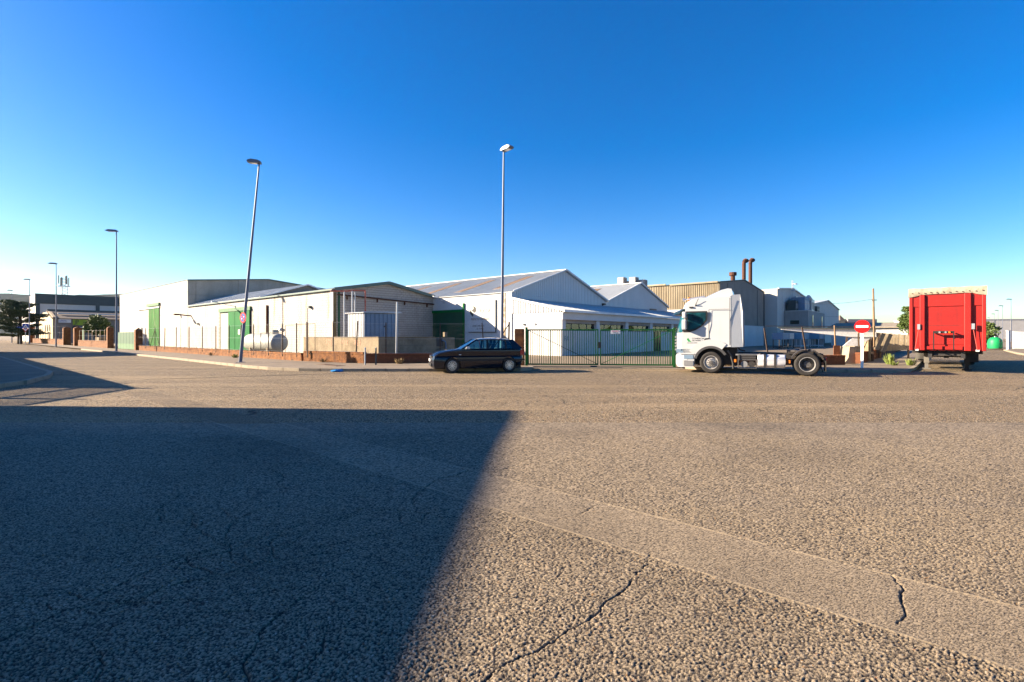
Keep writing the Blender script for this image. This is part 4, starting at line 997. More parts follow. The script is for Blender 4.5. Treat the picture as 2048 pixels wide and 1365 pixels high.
# wooden utility pole and wires
t = thing("utility_pole", "slim wooden utility pole rising behind the no-entry sign", "pole", (47.1,65,0), 0)
b = B(); b.tube((0,0,0),(-.15,0,7.75),.16,.10,n=8); b.obj("pole", "wood", t); B().box(-.35,.3,-.05,.05,6.2,6.3).obj("crossarm", "wood", t)
def wire(label, p, q, sag, r=.02):
    t = thing("overhead_wire", label, "wire", p, 0); d = Vector(q)-Vector(p)
    pts = [(d.x*s, d.y*s, d.z*s-4*sag*s*(1-s)) for s in [i/10 for i in range(11)]]
    b = B(); b.path(pts, r, 4); b.obj("cable", "dark_metal", t)
wire("thin overhead wire from the wooden pole to the grey sheds", (47.1,65,6.4), S(92,19.5,7.2), .5)
wire("lower slack wire strung along the grey sheds", S(88,19.6,7.0), S(140,19.4,6.2), .8)

# ---------------- distant buildings ----------------
t = TH("far_warehouse", "large far grey warehouse with dark top band at the left", "warehouse", 16, 170)
B().box(0,40,0,12,0,9.6).obj("wall", "render_pale", t); B().box(-.1,40.1,-.15,-.0,9.6,12.1).obj("dark_band", "dark_trim", t); B().box(0,40,0,12,9.6,12.0).obj("upper_wall", "white_wall", t)
for x in (0,11.6,22.4,33): B().box(x,x+.8,-.2,-.0,0,9.6).obj("column", "dark_trim", t)
B().box(1.2,38,12.1,52,0,10.9).obj("side_wing", "white_wall", t); B().box(.8,1.2,12.1,14,0,11.2).obj("recess_shade", "dark_trim", t)  # dark slab at the wing's corner paints the shade of a recess
t = TH("far_house", "beige gabled workshop under the far warehouse, with company signs", "building", 16, 142)
B().prism([(0,0),(21,0),(21,5.2),(15,6.9),(6,6.9),(0,5.6)], 0, .5, 'x').obj("gable_wall", "beige_house", t)
B().box(.5,30,.02,20,0,5.4).obj("front_wall", "render_grey", t)
b = B(); b.add([(-.2,-.5,5.3),(30,-.5,5.3),(30,8,7.2),(-.2,8,7.2),(-.2,-.5,5.15),(30,-.5,5.15),(30,8,7.05),(-.2,8,7.05)], [(0,1,2,3),(7,6,5,4),(0,4,5,1),(1,5,6,2),(2,6,7,3),(3,7,4,0)]); b.obj("roof", "old_tiles", t)
B().box(1.2,29,3.2,3.5,6.35,6.6).obj("white_flashing", "white_paint", t)
B().box(0,30,7.9,8.1,6.8,7.5).obj("parapet", "dark_trim", t)
for y in (4,7,10): B().box(-.05,.02,y,y+.9,2.6,4.0).obj("window", "dark_glass", t)
s1 = B().box(3.2,7.6,-.25,-.1,3.9,5.3).obj("sign_board", "sign_lime", t)
text("JP", 1.3, "ink", s1, (3.45,-.26,4.15), (R(90),0,0), ext=.01, sx=.75); text("xxi", .8, "ink", s1, (4.85,-.26,4.2), (R(90),0,0), ext=.01, sx=.75)
for k, hh in enumerate((.75,1.0,1.15,.85)): B().box(6.0+k*.36,6.22+k*.36,-.28,-.255,4.2,4.2+hh).obj("painted_bar", "bluegrey" if k < 3 else "ink", s1)
s2 = B().box(3.2,7.6,-.25,-.1,3.0,3.75).obj("sign_board", "ink", t)
text("SERVICIOS", .6, "sign_white", s2, (4.0,-.26,3.15), (R(90),0,0), ext=.01, sx=.8)
B().box(3.2,7.6,-.24,-.1,2.4,2.95).obj("sign_board", "sign_lime", t)
s3 = B().box(.9,2.9,-.25,-.1,4.4,5.2).obj("sign_board", "sign_white", t); text("talleres", .5, "sign_blue", s3, (1.0,-.26,4.65), (R(90),0,0), ext=.01, sx=.8)
s4 = B().box(13.8,17.4,-.25,-.1,3.0,4.8).obj("sign_board", "plate", t)
b = B(); b.bar((14.1,-.27,4.3),(16.9,-.27,4.5),.02,.2); b.bar((15.0,-.27,3.6),(16.7,-.27,4.35),.02,.35); b.obj("blue_emblem", "sign_blue", s4)
B().box(13.3,17.8,-.3,-.1,0,2.9).obj("doorway", "dark_metal", t)
t = TH("mast", "lattice telephone mast standing behind the far warehouse's dark band", "mast", 22, 176, 0)
b = B()
for a_ in range(3):
    an = a_*2.094; b.tube((.9*math.cos(an),.9*math.sin(an),0),(.7*math.cos(an),.7*math.sin(an),16.8),.09,n=5)
for k in range(10):
    z = 9+k*.8
    for a_ in range(3):
        an, a2 = a_*2.094, (a_+1)*2.094; b.tube((.8*math.cos(an),.8*math.sin(an),z),(.75*math.cos(a2),.75*math.sin(a2),z+.8),.05,n=4)
b.obj("lattice", "galv", t)
for a_ in range(6):
    an = a_*1.047; b = B(); b.box(1.0*math.cos(an)-.1,1.0*math.cos(an)+.1,1.0*math.sin(an)-.1,1.0*math.sin(an)+.1,14.8+.5*(a_%2),17+.5*(a_%2)); b.obj("antenna", "dark_trim", t)
b = B(); b.lathe([(1.35,14.6),(1.4,14.6),(1.4,14.75),(1.35,14.75)], ax='z', n=14); b.obj("platform", "galv", t)
# right distance
t = TH("low_white_building", "low white building with shallow roof behind the board fence", "building", 95, 3.6)
B().box(0,16,0,10.5,0,3.0).obj("wall", "white_wall", t); B().prism([(-.4,2.95),(8,3.8),(16.4,2.95),(16.4,2.8),(8,3.65),(-.4,2.8)], -.5, 11, 'y').obj("roof", "kerb", t); B().box(-.05,.0,8.3,9.0,1.9,2.8).obj("window", "dark_glass", t)
t = thing("brown_building", "flat brown building far behind the steel beam", "building", (99,150,0), R(5))
B().box(0,15,0,14,0,5.6).obj("wall", "brown_house", t); B().box(-2.6,.2,-1,8,0,6.2).obj("beige_wing", "beige_house", t); B().box(3.5,13,2,12,5.6,6.7).obj("pale_parapet", "panel_concrete", t); B().box(8,9.6,-.05,.01,2.6,4.2).obj("window", "dark_glass", t)
b = B(); b.add([(1,2,6.0),(3.2,2,6.0),(3.2,5,6.0),(1,5,6.0),(2.1,3.5,8.0)],[(3,2,1,0),(0,1,4),(1,2,4),(2,3,4),(3,0,4)]); b.obj("turret", "old_tiles", t)
t = thing("long_pale_building", "long pale grey warehouse closing the view at the far right", "warehouse", (228,262,0), R(-12))
B().box(-15,70,0,20,0,10).obj("wall", "render_pale", t); B().box(-15.2,70,-.2,20.2,10,10.3).obj("coping", "white_paint", t)
for k in range(12): B().box(-14+k*7,-13.85+k*7,-.06,.02,0,9.9).obj("panel_joint", "joint", t)
t = thing("white_yard_wall", "white lime-washed yard wall with sloping top beside the green container", "wall", (57.4,57.2,.12), R(-25))
B().prism([(0,0),(6.6,0),(6.6,1.3),(3.3,1.4),(3.3,1.75),(0,2.0)], 0, .3, 'y').obj("wall", "white_wall", t); B().box(3.0,3.45,-.06,.36,0,2.1).obj("pier", "white_paint", t)
for x in (1.5,2.0): B().box(x,x+.3,-.02,.01,.5,1.0).obj("vent_block", "kerb", t)
t = thing("yard_doorpost", "white squat gate pier by the far right bushes", "pier", (59.8,54.6,.12), R(-25)); B().box(-.0,1.3,0,.4,0,1.5).obj("pier", "white_wall", t); B().box(-.1,1.4,-.05,.45,1.5,1.6).obj("cap", "kerb", t)
t = thing("bottle_bank", "green domed bottle container on the far right pavement", "container", (56.6,58.6,.12), 0)
b = B(); b.lathe([(.62,0),(.66,.15),(.66,.7),(.60,1.0),(.42,1.22),(.2,1.32),(0,1.34)], ax='z', n=24); b.obj("dome", "bottle_green", t, smooth=50); b = B(); b.tube((0,-.5,.85),(0,-.68,.85),.1,n=12); b.obj("opening", "dark_metal", t); b = B(); b.tube((0,0,1.32),(0,0,1.42),.08,n=8); b.obj("lifting_ring", "galv", t)
t = thing("white_post", "plain white post on the right pavement before the yard wall", "post", (53.6,54.0,.12), 0); B().box(-.12,.12,-.12,.12,0,2.0).obj("shaft", "white_paint", t); B().box(-.15,.15,-.15,.15,2.0,2.06).obj("cap", "white_paint", t)
# ---- things outside the frame at the left whose shadows cross the road ----
t = thing("corner_warehouse", "grey block building left of the frame, throwing the broad road shadow", "building", (-17.75,11.9,0), R(-93.2))
B().box(0,48,-24,0,0,7.0).obj("wall", "block_grey", t); B().box(-.05,48.05,-24.05,.05,7.0,7.05).obj("coping", "roof_trim", t)
t = TH("side_warehouse", "second off-frame building left of the street, casting the far band of shade", "building", -13, 66)
B().box(0,11.5,0,13,0,8.2).obj("wall", "block_grey", t); B().box(-.1,11.6,-.1,13.1,8.2,8.3).obj("coping", "roof_trim", t)
t = thing("railing_fence", "slatted railing on a low wall left of the frame, shadow only in view", "fence", (-17.4,15.65,0), SA)
def railing(b, base, x0, y0, x1, y1):
    d = Vector((x1-x0,y1-y0)); L = d.length; d /= L; P = lambda s, z: (x0+d.x*s, y0+d.y*s, z)
    base.bar(P(0,.45),P(L,.45),.22,.9)
    for z in (.98,1.62,2.32): b.bar(P(0,z),P(L,z),.05,.09)
    s = .1
    while s < L: b.bar(P(s,.9),P(s,2.32),.16,.03); s += .2
    s = 0
    while s <= L+.01: b.bar(P(s,0),P(s,2.55),.12,.12); s += 2.6
b = B(); bs_ = B(); railing(b, bs_, 0, 0, 0, 62); q = toS(.3,-3.75); railing(b, bs_, 0, 0, q[0], q[1]); b.obj("railing", "green_dark", t); bs_.obj("low_wall", "block_grey", t)
# ---------------- vegetation ----------------
def leaves(b, c, rad, n, s, flat=1.0):
    c = Vector(c)
    for _ in range(n):
        while True:
            p = Vector((ru(-1,1),ru(-1,1),ru(-1,1)))
            if .25 < p.length < 1: break
        q = c + Vector((p.x*rad[0], p.y*rad[1], p.z*rad[2]))
        a_ = Vector((ru(-1,1),ru(-1,1),ru(-.6,.6)*flat)).normalized(); d = a_.cross(Vector((ru(-1,1),ru(-1,1),ru(-1,1)))).normalized()
        k = s*ru(.6,1.4)
        b.add([q-a_*k, q+d*k*.45, q+a_*k, q-d*k*.45], [(0,1,2,3)])
def bush(name, label, loc, crowns, mat, n, s, trunk=.12, h=2.0, cat="shrub"):
    t = thing(name, label, cat, loc, 0)
    b = B(); b.tube((0,0,0),(.1,0,h),trunk,trunk*.6,n=8)
    for cx, cy, cz, r_ in crowns: b.tube((.05,0,h*.5),(cx*.8,cy*.8,cz),trunk*.5,trunk*.2,n=6)
    b.obj("trunk", "bark", t)
    b = B()
    for cx, cy, cz, r_ in crowns:
        leaves(b, (cx,cy,cz), (r_*.9,r_*.9,r_*.7), int(n*r_*.4), s)
        for _ in range(9):
            an = ru(0,6.283); el = ru(-.5,1.3); k = r_*ru(.55,1.0); q = (cx+math.cos(an)*math.cos(el)*k, cy+math.sin(an)*math.cos(el)*k, cz+math.sin(el)*k*.85)
            leaves(b, q, (r_*.36,r_*.36,r_*.28), int(n*r_*.09), s)
    b.obj("crown", mat, t); return t
# layered cedar
t = thing("cedar_tree", "dark spreading cedar at the far left behind the lamps", "tree", (-95.5,97,0), 0)
b = B(); b.tube((0,0,0),(.2,0,8.2),.42,.10,n=10); cb = B()
for k in range(56):
    z = ru(1.6,8.2); an = ru(0,6.283); L = (4.9-.34*abs(z-3.2))*ru(.55,1.0)
    ex, ey, ez = math.cos(an)*L, math.sin(an)*L, z+ru(-.1,.55)
    b.tube((.05,0,z-.3),(ex,ey,ez),.07,.02,n=5)
    for q in range(5):
        f = .35+.65*q/4; leaves(cb, (ex*f,ey*f,z-.3+(ez-z+.3)*f+.06), (.85,.85,.22), 90, .16, .5)
b.obj("trunk", "bark", t); cb.obj("crown", "leaf_dark", t)
p = S(16,99); bush("fig_shrub", "broad round green shrub behind the distant wire fence", p, [(-1.3,.7,2.8,1.1),(.3,0,3.3,1.5),(1.1,-.5,2.9,1.4),(.2,.4,2.5,1.4),(1.9,-.9,2.4,1.1)], "leaf", 900, .17, .12, 2.2)
bush("poplar_tree", "small green tree peeking out left of the red trailer", (48.6,61.3,0), [(0,0,2.6,1.1),(.1,0,3.7,.95),(0,0,4.7,.65),(.2,.1,3.2,1.1)], "leaf", 900, .13, .12, 3.4, "tree")
bush("hedge_bush", "dark green bush behind the green bottle container", (58.6,61.5,.1), [(0,0,1.2,1.0),(.4,0,2.0,.9),(.2,0,2.7,.6)], "leaf", 800, .12, .08, 1.6)
bush("yard_bush", "yellow-green bush over the white gate pier at the far right", (61.6,57.0,.1), [(0,0,1.3,.9),(.5,0,1.8,.8),(-.4,0,.9,.7)], "leaf", 800, .11, .08, 1.3)
def weed(label, x, y, n, h, mat="weed", z=.12, cat="plant"):
    t = thing("weed", label, cat, (x,y,z), 0, "weeds"); b = B()
    for _ in range(n):
        an = ru(0,6.283); r_ = ru(0,.16); k = ru(.4,1)*h; w_ = .011; o = Vector((r_*math.cos(an), r_*math.sin(an), 0)); tip = o*1.9+Vector((ru(-.05,.05),ru(-.05,.05),k)); sd = Vector((-math.sin(an),math.cos(an),0))*w_
        mid = (o+tip)*.5+Vector((0,0,k*.1)); b.add([o-sd, o+sd, mid+sd*1.6, tip, mid-sd*1.6], [(0,1,2,3,4)])
    b.obj("leaves", mat, t)
    b = B()
    for _ in range(4): b.tube((0,0,-.01),(ru(-.12,.12),ru(-.12,.12),h*.7),.006,.003,n=4)
    b.obj("stem", mat, t)
weed("tall bright green weed against the dark wall right of the no-entry sign", 19.55,25.9, 90, .62)
weed("small green weed lying nearest the right kerb", 19.0,24.9, 50, .24)
weed("bushy green weed at the middle of the right pavement", 19.9,25.0, 90, .42)
weed("dry brown tuft at the foot of the shaded brick wall", -5.9,26.3, 80, .34, "dry_grass")
weed("green tuft at the foot of the long brick wall left of the leaning lamp", -18.6,33.6, 80, .3)
gb = B()
for _ in range(2600):
    u_, v_ = (ru(14,20.8), ru(38,92)) if rnd() < .75 else (ru(13.8,16.5), ru(62,140)); q = S(u_, v_, .05); k = ru(.08,.28); an = ru(0,3.14); d = Vector((math.cos(an),math.sin(an),0))*.05
    gb.add([q-d, q+d, q+Vector((ru(-.1,.1),ru(-.1,.1),k))], [(0,1,2)])
tag(gb.obj("yard_grass", "dry_grass"), "dry sparse grass between fence and panel warehouses", "grass", kind="stuff")
for i, (x, y, lb) in enumerate(((-10.6,28.0,"low dry tuft where the sunlit corner wall meets the pavement"),(-3.6,26.7,"small dry tuft behind the black car's bonnet"),(-22.5,37.4,"dry tuft midway along the long low brick wall"),(10.6,24.5,"dry tuft behind the tractor unit's front wheel"),(15.2,25.1,"dry tuft behind the tractor unit's rear wheel"))):
    weed(lb, x, y, 45, ru(.16,.28), "dry_grass")
t = TH("brick_pallet", "wrapped pallet of pale bricks behind the distant low wall", "pallet", 14.6, 88.0, .05)
B().box(0,1.2,0,2.4,0,.14).obj("pallet_base", "wood", t)
for k in range(5):
    for q in range(4): B().box(.02+.0*q,1.18,q*.6+.02,q*.6+.57,.16+k*.24,.16+k*.24+.22).obj("brick_block", "old_concrete", t)
# litter on the pavement edge
t = thing("plastic_bag", "crumpled bright blue plastic bag in the gutter", "litter", (-7.75,22.15,.0), R(10)); b = B(); b.lathe([(0,0),(.2,.01),(.26,.04),(.16,.09),(.05,.11),(0,.10)], ax='z', n=11)
b.v = [(x*1.15+ru(-.03,.03), y*.6+ru(-.02,.02), max(0,z+ru(-.015,.02))) for x,y,z in b.v]; b.obj("bag", "blue_bag", t)
b = B(); b.tube((.1,0,.08),(.24,.05,.12),.03,.008,n=6); b.obj("knot", "blue_bag", t)
for i, (x, y) in enumerate(((-9.6,25.6),(-8.7,24.6))):
    t = thing("manhole_cover", ["rusty manhole cover nearest the leaning lamp", "rusty manhole cover nearest the blue bag"][i], "manhole", (x,y,.127), R(-30), "manholes"); B().box(-.4,.4,-.3,.3,0,.012).obj("frame", "old_concrete", t); B().box(-.34,.34,-.24,.24,.012,.018).obj("lid", "rust", t)

# ---------------- black hatchback ----------------
CR = math.atan2(-.259, -.966)
fl = Vector((-.966,-.259)); lf_ = Vector((.259,-.966))
fc = Vector((-2.53,21.25)) - lf_*.86                       # centre of front axle on the ground
car = thing("parked_car", "black five-door hatchback with silver alloy wheels parked by the kerb", "car", (fc.x,fc.y,0), CR)
car.scale = (1, 1, 1.05)
def arch(cx, cz, r_, a0, a1, n=9): return [(cx+r_*math.cos(R(a0+(a1-a0)*i/n)), cz+r_*math.sin(R(a0+(a1-a0)*i/n))) for i in range(n+1)]
prof = [(.80,.21),(.87,.29),(.885,.44),(.87,.56),(.845,.62),(.82,.70),(.74,.785),(.55,.86),(.2,.925),(-.32,.985),(-1.0,1.0),(-2.0,1.005),(-2.9,1.0),(-3.2,.99),(-3.245,.90),(-3.25,.72),(-3.29,.58),(-3.29,.45),(-3.24,.34),(-3.05,.27)] \
     + arch(-2.51,.30,.355,188,-8) + [(-2.0,.19),(-.5,.19)] + arch(0,.30,.355,188,-8) + [(.45,.22)]
def carf(x, y, z):
    s = abs(y)/.865; yy = y*(1-.16*max(0,(x-.1)/.78)**2.2 - .12*max(0,(-2.5-x)/.79)**2)
    if s > .9: z = z - (.05*(s-.9)/.1 if z > .75 else 0); 
    if x > .5: x = x - .11*(s**3)*(x-.5)/.38
    if x < -2.9: x = x + .22*s**3
    bulge = .03*math.sin(min(1,max(0,(z-.2)/.8))*math.pi)
    return (x, yy*(1-.03+bulge if s > .85 else 1), z)
b = B(); b.loft(prof, [-.865,-.84,-.72,-.4,0,.4,.72,.84,.865], carf); body = b.obj("body", "car_paint", car)
import bmesh
bm = bmesh.new(); bm.from_mesh(body.data); bmesh.ops.recalc_face_normals(bm, faces=bm.faces)
for zc in (.30,.40,.50,.58,.64,.70,.76,.82,.88,.93):
    bmesh.ops.bisect_plane(bm, geom=bm.verts[:]+bm.edges[:]+bm.faces[:], plane_co=(0,0,zc), plane_no=(0,0,1))
for vv in bm.verts:                      # curved flanks with a soft shoulder
    if abs(vv.co.y) > .70:
        z = vv.co.z; k = 1 - (.085*max(0,(z-.60)/.40)**1.7) - .045*max(0,(.45-z)/.25)**1.5
        vv.co.y *= k
bm.to_mesh(body.data); bm.free(); body.data.shade_smooth(); body.data.set_sharp_from_angle(angle=R(32))
# roof, pillars, glass
belt = 1.0; hw = .775; rw = .585
Tw = [(-.42,.985),(-1.10,1.385)]; 
roofp = [(-1.08,1.38),(-1.35,1.425),(-1.75,1.445),(-2.25,1.432),(-2.74,1.375),(-2.77,1.345),(-2.25,1.40),(-1.75,1.415),(-1.35,1.395),(-1.12,1.36)]
b = B(); b.loft(roofp, [-rw-.035,-rw,-.45,0,.45,rw,rw+.035], lambda x,y,z: (x, y, z-.055*(abs(y)/rw)**3)); b.obj("roof", "car_paint", car, smooth=40)
def side(x, z): t_ = (z-.96)/(1.40-.96); return hw + (rw-hw)*t_
for s in (-1,1):
    def pil(pts, mat="car_paint", name="pillar", o=0.0, th=.035):
        b = B(); b.add([(x, s*(side(x,z)+o), z) for x,z in pts]+[(x, s*(side(x,z)+o-th), z) for x,z in pts], [tuple(range(len(pts))), tuple(range(2*len(pts)-1,len(pts)-1,-1))]+[(i,(i+1)%len(pts),len(pts)+(i+1)%len(pts),len(pts)+i) for i in range(len(pts))])
        return b.obj(name, mat, car)
    pil([(-.36,.975),(-.48,.975),(-1.18,1.375),(-1.08,1.392)])
    pil([(-1.50,.975),(-1.60,.975),(-1.62,1.385),(-1.53,1.385)], "black_plastic")
    pil([(-2.34,.975),(-2.42,.975),(-2.40,1.37),(-2.34,1.375)], "black_plastic")
    pil([(-2.68,.975),(-3.15,.975),(-2.75,1.358),(-2.54,1.372)])
    for pts in ([(-.50,.985),(-1.50,.985),(-1.53,1.375),(-1.19,1.368)], [(-1.60,.985),(-2.34,.985),(-2.34,1.368),(-1.62,1.378)], [(-2.42,.985),(-2.68,.985),(-2.55,1.362),(-2.40,1.365)]):
        pil(pts, "car_glass", "side_window", -.012, .004)
    b = B(); b.loft([(.05,0),(.02,.08),(-.06,.10),(-.12,.08),(-.12,0)], [0,.14], lambda x,y,z: (-.62+x, s*(.80+y), .99+z)); b.obj("wing_mirror", "headlamp" if s > 0 else "car_paint", car, smooth=40)
    B().box(-3.2,-.2,s*.868-.008,s*.868+.008,.50,.56).obj("rub_strip", "black_plastic", car)
    for x in (-1.42,-2.28): B().box(x-.1,x+.08,s*.845-.012,s*.845+.022,.80,.835).obj("door_handle", "car_paint", car)
    B().box(-.38,-.28,s*.868-.006,s*.868+.006,.74,.77).obj("side_repeater", "headlamp", car)
    for x in (-.52,-1.55,-2.36): B().box(x-.004,x+.004,s*.862-.006,s*.862+.004,.30,.66).obj("door_gap", "black_plastic", car)
    b = B(); b.loft([(.775,.585),(.70,.745),(.50,.735),(.46,.66),(.55,.575)], [.46,.60,.705], lambda x,y,z: (x - .17*(y/.8)**3 + .045, s*y*1.04, z)); b.obj("headlight", "headlamp", car, smooth=30)
    b = B(); b.loft([(-3.235,.70),(-3.235,.93),(-3.10,.93),(-3.02,.74)], [.56,.68,.735], lambda x,y,z: (x+.035*(y/.7)**3-.005, s*y, z)); b.obj("tail_light", "red_lens", car, smooth=30)
b = B(); b.add([(-.40,-.70,.99),(-.40,.70,.99),(-1.09,.555,1.375),(-1.09,-.555,1.375),(-.33,0,.99),(-1.05,0,1.39)], [(0,4,5,3),(4,1,2,5)]); b.obj("windscreen", "screen_glass", car)
b = B(); b.add([(-3.14,-.66,1.0),(-3.14,.66,1.0),(-2.76,.53,1.35),(-2.76,-.53,1.35)], [(0,1,2,3)]); b.obj("rear_window", "screen_glass", car)
B().box(.86,.885,-.26,.26,.47,.58).obj("number_plate", "plate", car)
B().box(.80,.835,-.42,.42,.62,.70).obj("grille", "black_plastic", car)
b = B(); b.tube((.845,0,.67),(.86,0,.67),.06,n=16); b.obj("badge", "alloy", car)
B().box(.80,.872,-.5,.5,.28,.40).obj("lower_grille", "black_plastic", car)
B().box(-3.1,.7,-.6,.6,.17,.4).obj("underbody", "black_plastic", car)
for y in (-.36,.36):
    b = B(); b.box(-1.75,-1.3,y-.24,y+.24,.55,.78); b.prism([(-1.62,.7),(-1.75,.7),(-1.95,1.20),(-1.86,1.20)], y-.22, y+.22, 'y'); b.box(-1.98,-1.89,y-.13,y+.13,1.21,1.36); b.obj("seat", "seat", car)
b = B(); b.prism([(-2.4,.7),(-2.55,.7),(-2.72,1.12),(-2.64,1.12)], -.6, .6, 'y'); b.obj("rear_seat", "seat", car)
B().box(-.9,-.45,-.7,.7,.75,.97).obj("dashboard", "seat", car)
b = B(); b.lathe([(.17,-.01),(.19,0),(.17,.01)], (-1.02,.36,.97), 'x', 18); b.obj("steering_wheel", "seat", car)
b = B(); b.path([(-1.2,.62,1.30),(-1.26,.6,.95)], .02, 5); b.obj("seat_belt", "strap", car)
tyre = B().lathe([(.20,-.09),(.285,-.10),(.308,-.07),(.312,0),(.308,.07),(.285,.10),(.20,.09)], n=36).mesh("tyre", "rubber", 50)
rimb = B(); rimb.lathe([(.205,.03),(.215,.085),(.195,.09),(.185,.06),(.18,-.05)], n=36)
for k in range(9):
    an = 2*math.pi*k/9
    for da in (-.16,.16):
        p0 = (.05*math.cos(an), .07, .05*math.sin(an)); p1 = (.195*math.cos(an+da), .078, .195*math.sin(an+da)); rimb.bar(p0, p1, .018, .02)
rimb.tube((0,.05,0),(0,.085,0),.055,n=16); rim_me = rimb.mesh("rim", "alloy", 30)
disc_me = B().tube((0,-.02,0),(0,.0,0),.185,n=28).mesh("brake_disc", "rim_dark")
for x in (0,-2.51):
    for s in (1,-1):
        wh = inst("wheel", tyre, car, (x, s*.755, .312), (0, 0, 0 if s > 0 else math.pi))
        inst("rim", rim_me, wh); inst("brake_disc", disc_me, wh)

# ---------------- white tractor unit ----------------
tf = Vector((-.895,.445)); tl = Vector((-.445,-.895))
tc_ = Vector((8.49,21.33)) - tl*1.12
TRZ = math.atan2(.445,-.895)
tr = thing("tractor_unit", "white high-roof tractor unit without trailer parked before the green gate", "truck", (tc_.x,tc_.y,0), TRZ)
HW = 1.14
cabp = [(1.47,.84),(1.52,1.15),(1.50,1.72),(1.40,2.15),(1.27,2.62),(1.23,2.82),(1.15,3.0),(1.02,3.13),(.84,3.22),(.55,3.28),(-.76,3.33),(-.78,2.2),(-.78,1.14),(-.52,1.12)] + arch(0,.47,.66,118,14,10) + [(.72,.82)]
def cabf(x, y, z):
    s = abs(y)/HW
    if x > .75: x = x - .34*(s**4)*(x-.75)/.75
    yy = y
    if z > 2.62: yy = y*(1-.075*((z-2.62)/.67)**1.3)
    if z > 3.0: z = z - .06*s**4
    return (x, yy, z)
ysl = [-HW,-HW*.985,-HW*.93,-.85,-.45,0,.45,.85,HW*.93,HW*.985,HW]
b = B(); b.loft(cabp, ysl, cabf); cab = b.obj("cab", "truck_white", tr, smooth=34)
# windscreen wraps round the front corners
wp = [(1.515,1.74),(1.415,2.15),(1.30,2.56)]
b = B(); b.loft(wp, [-HW*1.0,-HW*.985,-HW*.93,-.85,-.45,0,.45,.85,HW*.93,HW*.985,HW*1.0], lambda x,y,z: tuple(Vector(cabf(x,y,z))+Vector((.012,.006*(1 if y>0 else -1),0))), closed=False); b.obj("windscreen", "truck_glass", tr, smooth=50)
for s in (1,-1):
    Y0 = s*(HW+.002); Y1 = s*(HW+.016); Y2 = s*(HW+.024)
    frame = [(1.12,2.66),(.16,2.66),(.13,2.60),(.15,2.28),(.34,2.02),(.62,1.84),(.86,1.76),(1.13,1.76),(1.16,1.84),(1.02,2.2)]
    glass = [(.96,2.60),(.21,2.60),(.21,2.30),(.38,2.07),(.64,1.91),(.86,1.85),(.98,1.86),(.94,2.2)]
    wd = B().prism(frame, Y0, Y1, 'y').obj("window_frame", "black_plastic", tr, fixn=True); B().prism(glass, Y1, Y2, 'y').obj("side_window", "truck_glass", wd, fixn=True)
    for (x0,x1,z0,z1) in ((.07,.092,1.16,2.72),(-.745,-.725,1.2,3.2),(-.70,.07,2.715,2.73),(1.20,1.215,.95,1.70),(.1,.7,1.13,1.145)): B().box(x0,x1,min(Y0,Y1-s*.006),max(Y0,Y1-s*.006),z0,z1).obj("panel_gap", "chassis", tr)
    hn = B().prism([(.06,1.32),(.06,1.5),(.22,1.5),(.34,1.32)], Y0, Y2, 'y').obj("door_handle", "black_plastic", tr, fixn=True)
    # mirrors on arms, standing well proud so that they shade the door
    mr_ = B(); mr_.bar((1.04,s*(HW+.0),2.50),(1.06,s*(HW+.26),2.56),.05,.05); mr_.bar((1.06,s*(HW+.0),1.90),(1.08,s*(HW+.24),1.90),.05,.05)
    mo = mr_.obj("mirror_arm", "black_plastic", tr)
    b = B(); b.box(.96,1.15,s*(HW+.20)-.13,s*(HW+.20)+.13,1.86,2.30); b.obj("mirror", "truck_white", mo, bevel=.045)
    b = B(); b.box(.97,1.14,s*(HW+.20)-.12,s*(HW+.20)+.12,2.35,2.64); b.obj("mirror", "truck_white", mo, bevel=.045)
    # side deflector
    b = B(); b.prism([(-.80,1.12),(-.80,3.32),(-1.12,3.34),(-1.22,2.6),(-1.24,1.14)], s*(HW-.05), s*(HW+.03), 'y')
    b.v = [(x, y-s*(.10*max(0,(z-2.6)/.7)) - s*.10*max(0,(-x-.8)/.4), z) for x,y,z in b.v]; b.obj("side_fairing", "truck_white", tr, fixn=True)
    # lower step and bumper corner
    B().box(.70,1.42,s*(HW-.05)-.02,s*(HW+.0),.86,1.03).obj("step_recess_shade", "bluegrey", tr)  # flat panel, the recess's shade put into its blue-grey colour
    B().box(.66,1.30,s*(HW-.02)-.04,s*(HW+.012)+.02*s,.80,.855).obj("step_ledge", "truck_white", tr)
    B().box(.72,1.10,s*(HW+.004)-.006,s*(HW+.018),.60,.76).obj("step_well_shade", "bluegrey", tr); B().box(.72,1.10,s*(HW+.004)-.006,s*(HW+.018),.30,.52).obj("step_well_shade", "truck_grey", tr)  # flat panels, shade of the step wells put into their colours
    b = B(); b.loft([(1.46,.52),(1.44,.76),(1.14,.76),(1.14,.54)], [HW*.72,HW*.9,HW*1.008], lambda x,y,z: (cabf(x,y,1.2)[0]+.012, s*y, z)); b.obj("headlight", "headlamp", tr, smooth=30)
    # arch trim
    arc_o = arch(0,.47,.70,150,14,12); arc_i = arch(0,.47,.60,14,150,12)
    B().prism(arc_o+arc_i, min(s*(HW-.12),s*(HW+.035)), max(s*(HW-.12),s*(HW+.035)), 'y').obj("wheel_arch", "dark_grey", tr, smooth=40, fixn=True)
    # flared white fender over the arch
    fo = arch(0,.47,.98,128,28,10); fi = arch(0,.47,.70,28,128,10)
    B().prism(fo+fi, min(s*HW,s*(HW+.03)), max(s*HW,s*(HW+.03)), 'y').obj("fender_flare", "truck_white", tr, smooth=40, fixn=True)
    b = B(); b.path([(-.62,s*(HW-.1),.98),(-.78,s*(HW-.08),.75),(-.86,s*(HW-.06),.45),(-.87,s*(HW-.06),.22)], .05, 6); b.obj("mud_flap", "black_plastic", tr)
    B().box(-.98,-.90,s*(HW-.06)-.02,s*(HW-.06)+.03,.5,.62).obj("side_marker", "orange_lens", tr)
